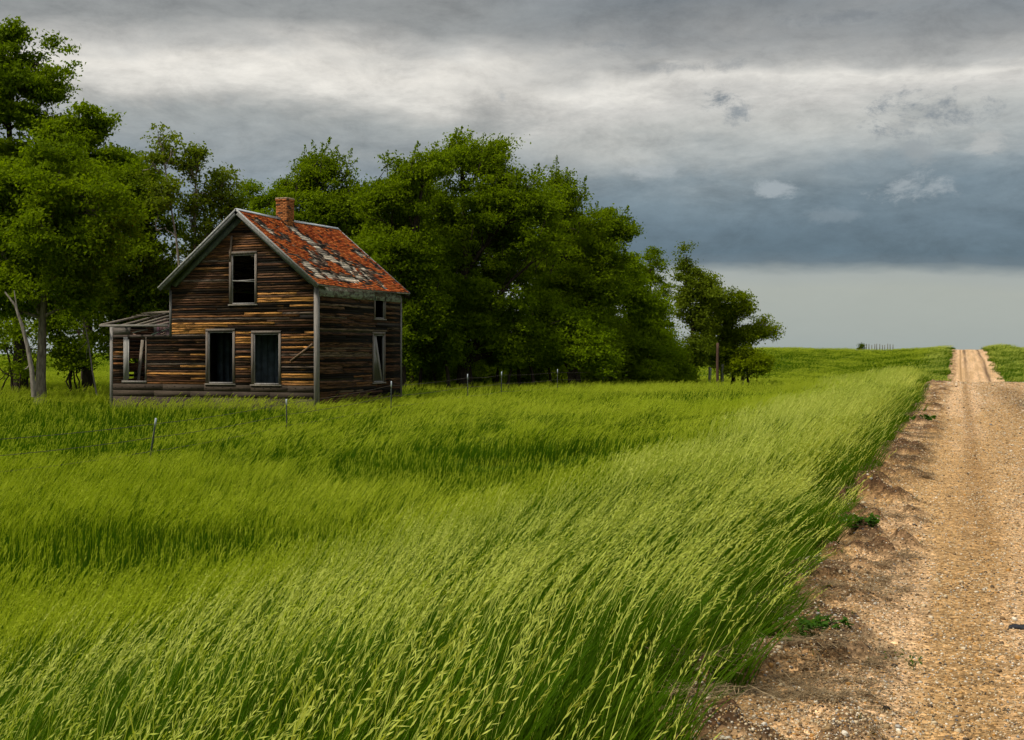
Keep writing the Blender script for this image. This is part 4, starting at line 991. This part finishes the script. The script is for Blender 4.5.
# pale split stem and dead limbs beside the pale trunk
def dead(name, label, px, depth, paths, r0, catn, group=None):
    bx, by = at(px, depth); bz = float(ter(bx, by)); mb = MB(); rr = np.random.default_rng(int(px))
    for path in paths:
        pts = [np.array([*at(p[0], depth + (p[3] if len(p) > 3 else 0)), zat(p[1], depth)]) for p in path]; mb.tube(np.array(pts) + rr.normal(0, .01, (len(pts), 3)), [p[2] for p in path], 7)
    o_ = link(name, mb.mesh(name, M['bark_dead'], True, (bx, by, bz)), None, (bx, by, bz)); tag(o_, label, catn, group)
dead('dead_tree', 'thin pale dead stem leaning beside the pale trunk at left', 33, 50.5, [[(34, 397, .11), (32, 370, .10), (27, 345, .085), (22, 325, .07), (15, 305, .05), (5, 292, .03)], [(22, 325, .05), (18, 315, .04), (14, 290, .02)], [(31, 362, .04), (27, 368, .03), (24, 370, .012)]], .1, 'dead tree')
dead('dead_tree', 'tangle of thin pale dead branches beside the lean-to roof', 88, 55, [[(97, 395, .04), (92, 370, .035), (88, 340, .03), (84, 320, .02), (90, 305, .012)], [(88, 340, .02), (84, 345, .016), (77, 352, .008)], [(86, 330, .02), (88, 345, .012), (86, 360, .007)], [(84, 320, .015), (74, 312, .01), (66, 314, .006)], [(88, 335, .014), (98, 325, .01), (104, 335, .006)]], .1, 'dead tree')
# understorey trunks and shrubs below the grove
US = [(402, 68, .13), (412, 71, .07), (421, 69, .10), (436, 72, .08), (448, 68, .12), (496, 73, .09), (508, 69, .07), (520, 72, .11), (534, 70, .08), (550, 74, .09), (604, 78, .09), (618, 80, .1), (634, 82, .08)]
first = None
ugrp = 'thin saplings below the grove'
for i, (px, dp, rad) in enumerate(US):
    mb = MB(); 
    if first is None:
        first = make_tree('sapling', 'thin dark sapling stem under the grove canopy', px, dp, [(px, 356, 13, 14), (px + 6, 340, 13, 12), (px - 5, 350, 11, 11)], 60, trunk_r=.12, dens=.9, group=ugrp)
    else:
        x_, y_ = at(px, dp); copy_tree(first, (x_, y_, float(ter(x_, y_))), i * 1.3, .8 + .35 * ((i * 37) % 10) / 10, 'thin dark sapling stem under the grove canopy', ugrp)
# second row behind, filling the depth of the windbreak
BG = 'far row of trees filling the grove'
for i, (px, dp, s_) in enumerate([(345, 92, 1.05), (420, 96, 1.1), (500, 98, 1.15), (560, 100, .90)]):
    x_, y_ = at(px, dp); copy_tree(A if i % 2 else J, (x_, y_, float(ter(x_, y_))), 1.1 + i * 1.7, s_, 'dark green tree in the far row, mostly hidden by the front trees', BG)
for i, (px, dp, s_) in enumerate([(20, 82, .95), (85, 80, .80), (140, 84, .58), (200, 86, .40), (262, 90, .62)]):
    x_, y_ = at(px, dp); copy_tree(J, (x_, y_, float(ter(x_, y_))), .4 + i * 2.1, s_, 'green tree in the far row behind the left trees', 'far row of trees behind the left trees')
for i, (px, dp) in enumerate([(545, 84), (590, 86), (640, 88), (668, 90), (450, 90), (490, 92), (425, 84), (515, 86), (572, 92), (618, 92), (660, 84), (405, 90), (470, 96), (530, 98), (415, 76), (440, 80), (462, 78), (482, 82), (505, 79), (527, 77), (556, 80), (582, 80), (606, 79), (628, 80), (652, 78), (672, 82), (395, 80)]):
    x_, y_ = at(px, dp)
    if i == 0: shr = make_tree('shrub', 'dark leafy shrub filling the gap under the grove', px, dp, [(px, 368, 20, 12), (px + 12, 358, 16, 15), (px - 12, 364, 14, 12), (px + 4, 376, 22, 8)], 61, trunk_r=.05, stems=3, cat_='shrub', group='dark shrubs under the grove')
    else: copy_tree(shr, (x_, y_, float(ter(x_, y_))), i * 1.9, .9 + .1 * (i % 3), 'dark leafy shrub filling the gap under the grove', 'dark shrubs under the grove')
make_tree('shrub', 'lone small dark bush on the far grassy horizon', 861, 244, [(860, 350, 1.8, 2.2), (861.5, 346.5, 1.1, 1.8), (859.5, 352, 2.6, 1.5)], 62, leaf='leaf_poplar', bark='bark_dead', trunk_r=.12, twig=2, dens=.9, stems=3, cat_='shrub', ls=.1)
print('LEAVES', TREE_N[0])

# ------------------------------------------------------------------ sky
w = bpy.data.worlds.new('World'); SC.world = w; w.use_nodes = True; nt = w.node_tree; nt.nodes.clear(); N = NT(nt)
SUN_EL, SUN_AZ = radians(54), radians(-142)      # azimuth from +Y, negative = to the left
sky = N.n('ShaderNodeTexSky'); sky.sky_type = 'NISHITA'; sky.sun_disc = False; sky.sun_elevation = SUN_EL; sky.sun_rotation = SUN_AZ
tc = N.n('ShaderNodeTexCoord').outputs['Generated']; sp = N.n('ShaderNodeSeparateXYZ'); N.l(tc, sp.inputs[0])
az = N.math('ADD', N.math('ARCTAN2', sp.outputs[0], sp.outputs[1]), TH)         # 0 = straight over the meadow
el = N.math('ARCTANGENT', N.math('DIVIDE', sp.outputs[2], N.math('SQRT', N.math('ADD', N.math('MULTIPLY', sp.outputs[0], sp.outputs[0]), N.math('MULTIPLY', sp.outputs[1], sp.outputs[1])))))
elp = N.math('MAXIMUM', el, .0)
cmb = N.n('ShaderNodeCombineXYZ'); N.l(az, cmb.inputs[0]); N.l(elp, cmb.inputs[1]); AE = cmb.outputs[0]
w1 = N.noise(N.vmul(AE, (2.6, 9, 1)), 1.0, 5, .55); w2 = N.noise(N.vmul(AE, (9, 28, 1)), 1.0, 8, .66, dist=.3); w3 = N.noise(N.vmul(AE, (10, 22, 1)), 1.3, 9, .72, dist=.25)
warp = N.math('ADD', N.math('MULTIPLY_ADD', w1, .10, -.05), N.math('MULTIPLY_ADD', w2, .035, -.0175))
damp = N.math('ADD', N.math('MULTIPLY', warp, N.ramp(elp, [(.05, .34), (.09, .42), (.13, .8), (.17, 1.15)])), N.math('MULTIPLY', az, N.ramp(elp, [(.04, .028), (.12, .0)])))
e2 = N.math('MULTIPLY', N.math('ADD', elp, damp), 1 / .35)       # ramp domain 0..0.35 rad
def px_(y): return ((HOR - y) / F) / .35
def S(c): return tuple((v / 255) ** 2.2 for v in c)
left = N.ramp(e2, [(0, S((160, 168, 165))), (px_(300), S((164, 170, 166))), (px_(262), S((146, 156, 160))), (px_(215), S((122, 138, 150))), (px_(188), S((132, 144, 152))), (px_(160), S((150, 156, 157))), (px_(132), S((165, 168, 165))), (px_(112), S((196, 194, 187))), (px_(98), S((224, 220, 211))), (px_(80), S((230, 225, 215))), (px_(62), S((192, 190, 184))), (px_(38), S((152, 153, 150))), (px_(10), S((145, 147, 145))), (px_(-20), S((138, 141, 141))), (.98, S((150, 154, 156)))])
right_ = N.ramp(e2, [(0, S((158, 168, 166))), (px_(330), S((162, 170, 166))), (px_(285), S((167, 172, 165))), (px_(272), S((162, 168, 165))), (px_(260), S((98, 113, 124))), (px_(250), S((88, 106, 119))), (px_(228), S((98, 115, 127))), (px_(200), S((116, 131, 140))), (px_(182), S((136, 147, 152))), (px_(160), S((168, 172, 170))), (px_(135), S((190, 190, 184))), (px_(112), S((208, 205, 198))), (px_(96), S((226, 222, 213))), (px_(80), S((182, 181, 176))), (px_(55), S((150, 151, 149))), (px_(15), S((127, 132, 134))), (px_(-20), S((122, 126, 129))), (.98, S((150, 154, 156)))])
mixf = N.ramp(N.math('MULTIPLY_ADD', N.math('ADD', az, N.math('MULTIPLY_ADD', w1, .1, -.05)), 1.0, .5), [(.42, 0.0), (.62, 1.0)], 'EASE')
c = N.mix(mixf, left, right_)
# broken texture inside the cloud deck
up_ = N.ramp(elp, [(.058, 0.1), (.072, 1.0)])
tex = N.ramp(w3, [(.30, .76), (.5, 1.0), (.70, 1.17)]); tex2 = N.ramp(w2, [(.3, .87), (.7, 1.12)])
c = N.mix(up_, c, N.mix(1.0, N.mix(1.0, c, tex, 'MULTIPLY'), tex2, 'MULTIPLY'))
fib = N.noise(N.vmul(AE, (22, 36, 1)), 1.0, 9, .74, dist=.3)
# small torn puffs
def puff(px, py, rx, ry, col, amt, c):
    a0 = math.atan((px - 512) / F); e0 = math.atan((HOR - py) / F * math.cos(a0)); 
    dx = N.math('DIVIDE', N.math('SUBTRACT', az, a0), rx / F); dy = N.math('DIVIDE', N.math('SUBTRACT', el, e0), ry / F)
    q = N.math('SQRT', N.math('ADD', N.math('MULTIPLY', dx, dx), N.math('MULTIPLY', dy, dy)))
    q = N.math('ADD', q, N.math('MULTIPLY_ADD', fib, 4.6, -2.3))
    f = N.math('MULTIPLY', N.ramp(q, [(.0, 1.0), (1.0, 0.0)], 'EASE'), amt)
    return N.mix(f, c, S(col))
for args in [(718, 98, 22, 16, (118, 126, 131), 1.0), (734, 112, 16, 12, (132, 139, 143), .85), (925, 112, 50, 22, (132, 138, 142), 1.0), (905, 125, 20, 10, (158, 162, 162), .7), (918, 150, 20, 16, (152, 157, 158), .7), (160, 103, 16, 7, (160, 163, 162), .8), (228, 101, 8, 7, (170, 172, 170), .6), (502, 97, 8, 8, (165, 168, 168), .7),
             (648, 173, 26, 12, (178, 183, 184), .6), (630, 172, 12, 7, (178, 182, 182), .6), (772, 190, 26, 12, (166, 174, 178), .8), (910, 188, 46, 14, (160, 168, 172), .8), (835, 215, 30, 8, (132, 144, 152), .5), (620, 45, 50, 8, (128, 133, 136), .5), (690, 68, 60, 8, (134, 138, 140), .5), (855, 15, 70, 9, (118, 122, 125), .5), (185, 178, 26, 12, (150, 157, 160), .45), (238, 172, 16, 10, (150, 157, 162), .45), (985, 145, 30, 14, (196, 195, 190), .5), (1010, 205, 30, 8, (112, 127, 137), .5)]:
    c = puff(*args, c)
# brighter overcast overhead and behind (not seen by the photograph)
back = N.ramp(sp.outputs[2], [(.32, 0.0), (.75, 1.0)])
c = N.mix(back, c, (.58, .62, .66))
bg = N.n('ShaderNodeBackground'); N.l(N.mix(.93, N.mix(1.0, sky.outputs[0], (.12, .12, .12), 'MULTIPLY'), c), bg.inputs[0]); bg.inputs[1].default_value = 1.0
o = N.n('ShaderNodeOutputWorld'); N.l(bg.outputs[0], o.inputs[0])
# sun through thin cloud
sd = bpy.data.lights.new('sun', 'SUN'); sd.energy = 3.4; sd.angle = radians(7); sd.color = (1.0, .94, .84)
so = bpy.data.objects.new('sun', sd); COL.objects.link(so)
from mathutils import Vector
dirv = Vector((math.sin(SUN_AZ) * math.cos(SUN_EL), math.cos(SUN_AZ) * math.cos(SUN_EL), math.sin(SUN_EL)))
so.rotation_euler = dirv.to_track_quat('Z', 'Y').to_euler()
so.location = (0, 0, 40)

# ------------------------------------------------------------------ camera
cd = bpy.data.cameras.new('camera'); cam = bpy.data.objects.new('camera', cd); COL.objects.link(cam); SC.camera = cam
cd.sensor_width = 36; cd.lens = F / 1024 * 36; cd.shift_y = -(370 - HOR) / 1024; cd.clip_end = 6000; cd.clip_start = .1
cam.location = (0, 0, EYE); cam.rotation_euler = (radians(90), 0, TH)
vs = SC.view_settings; vs.view_transform = 'Standard'; vs.look = 'None'; vs.exposure = 0; vs.gamma = 1; vs.use_curve_mapping = False
SC.cycles.max_bounces = 5; SC.cycles.diffuse_bounces = 3; SC.cycles.glossy_bounces = 2; SC.cycles.transmission_bounces = 3; SC.cycles.use_adaptive_sampling = True; SC.cycles.adaptive_threshold = .03; SC.cycles.transparent_max_bounces = 8; SC.cycles.use_denoising = True
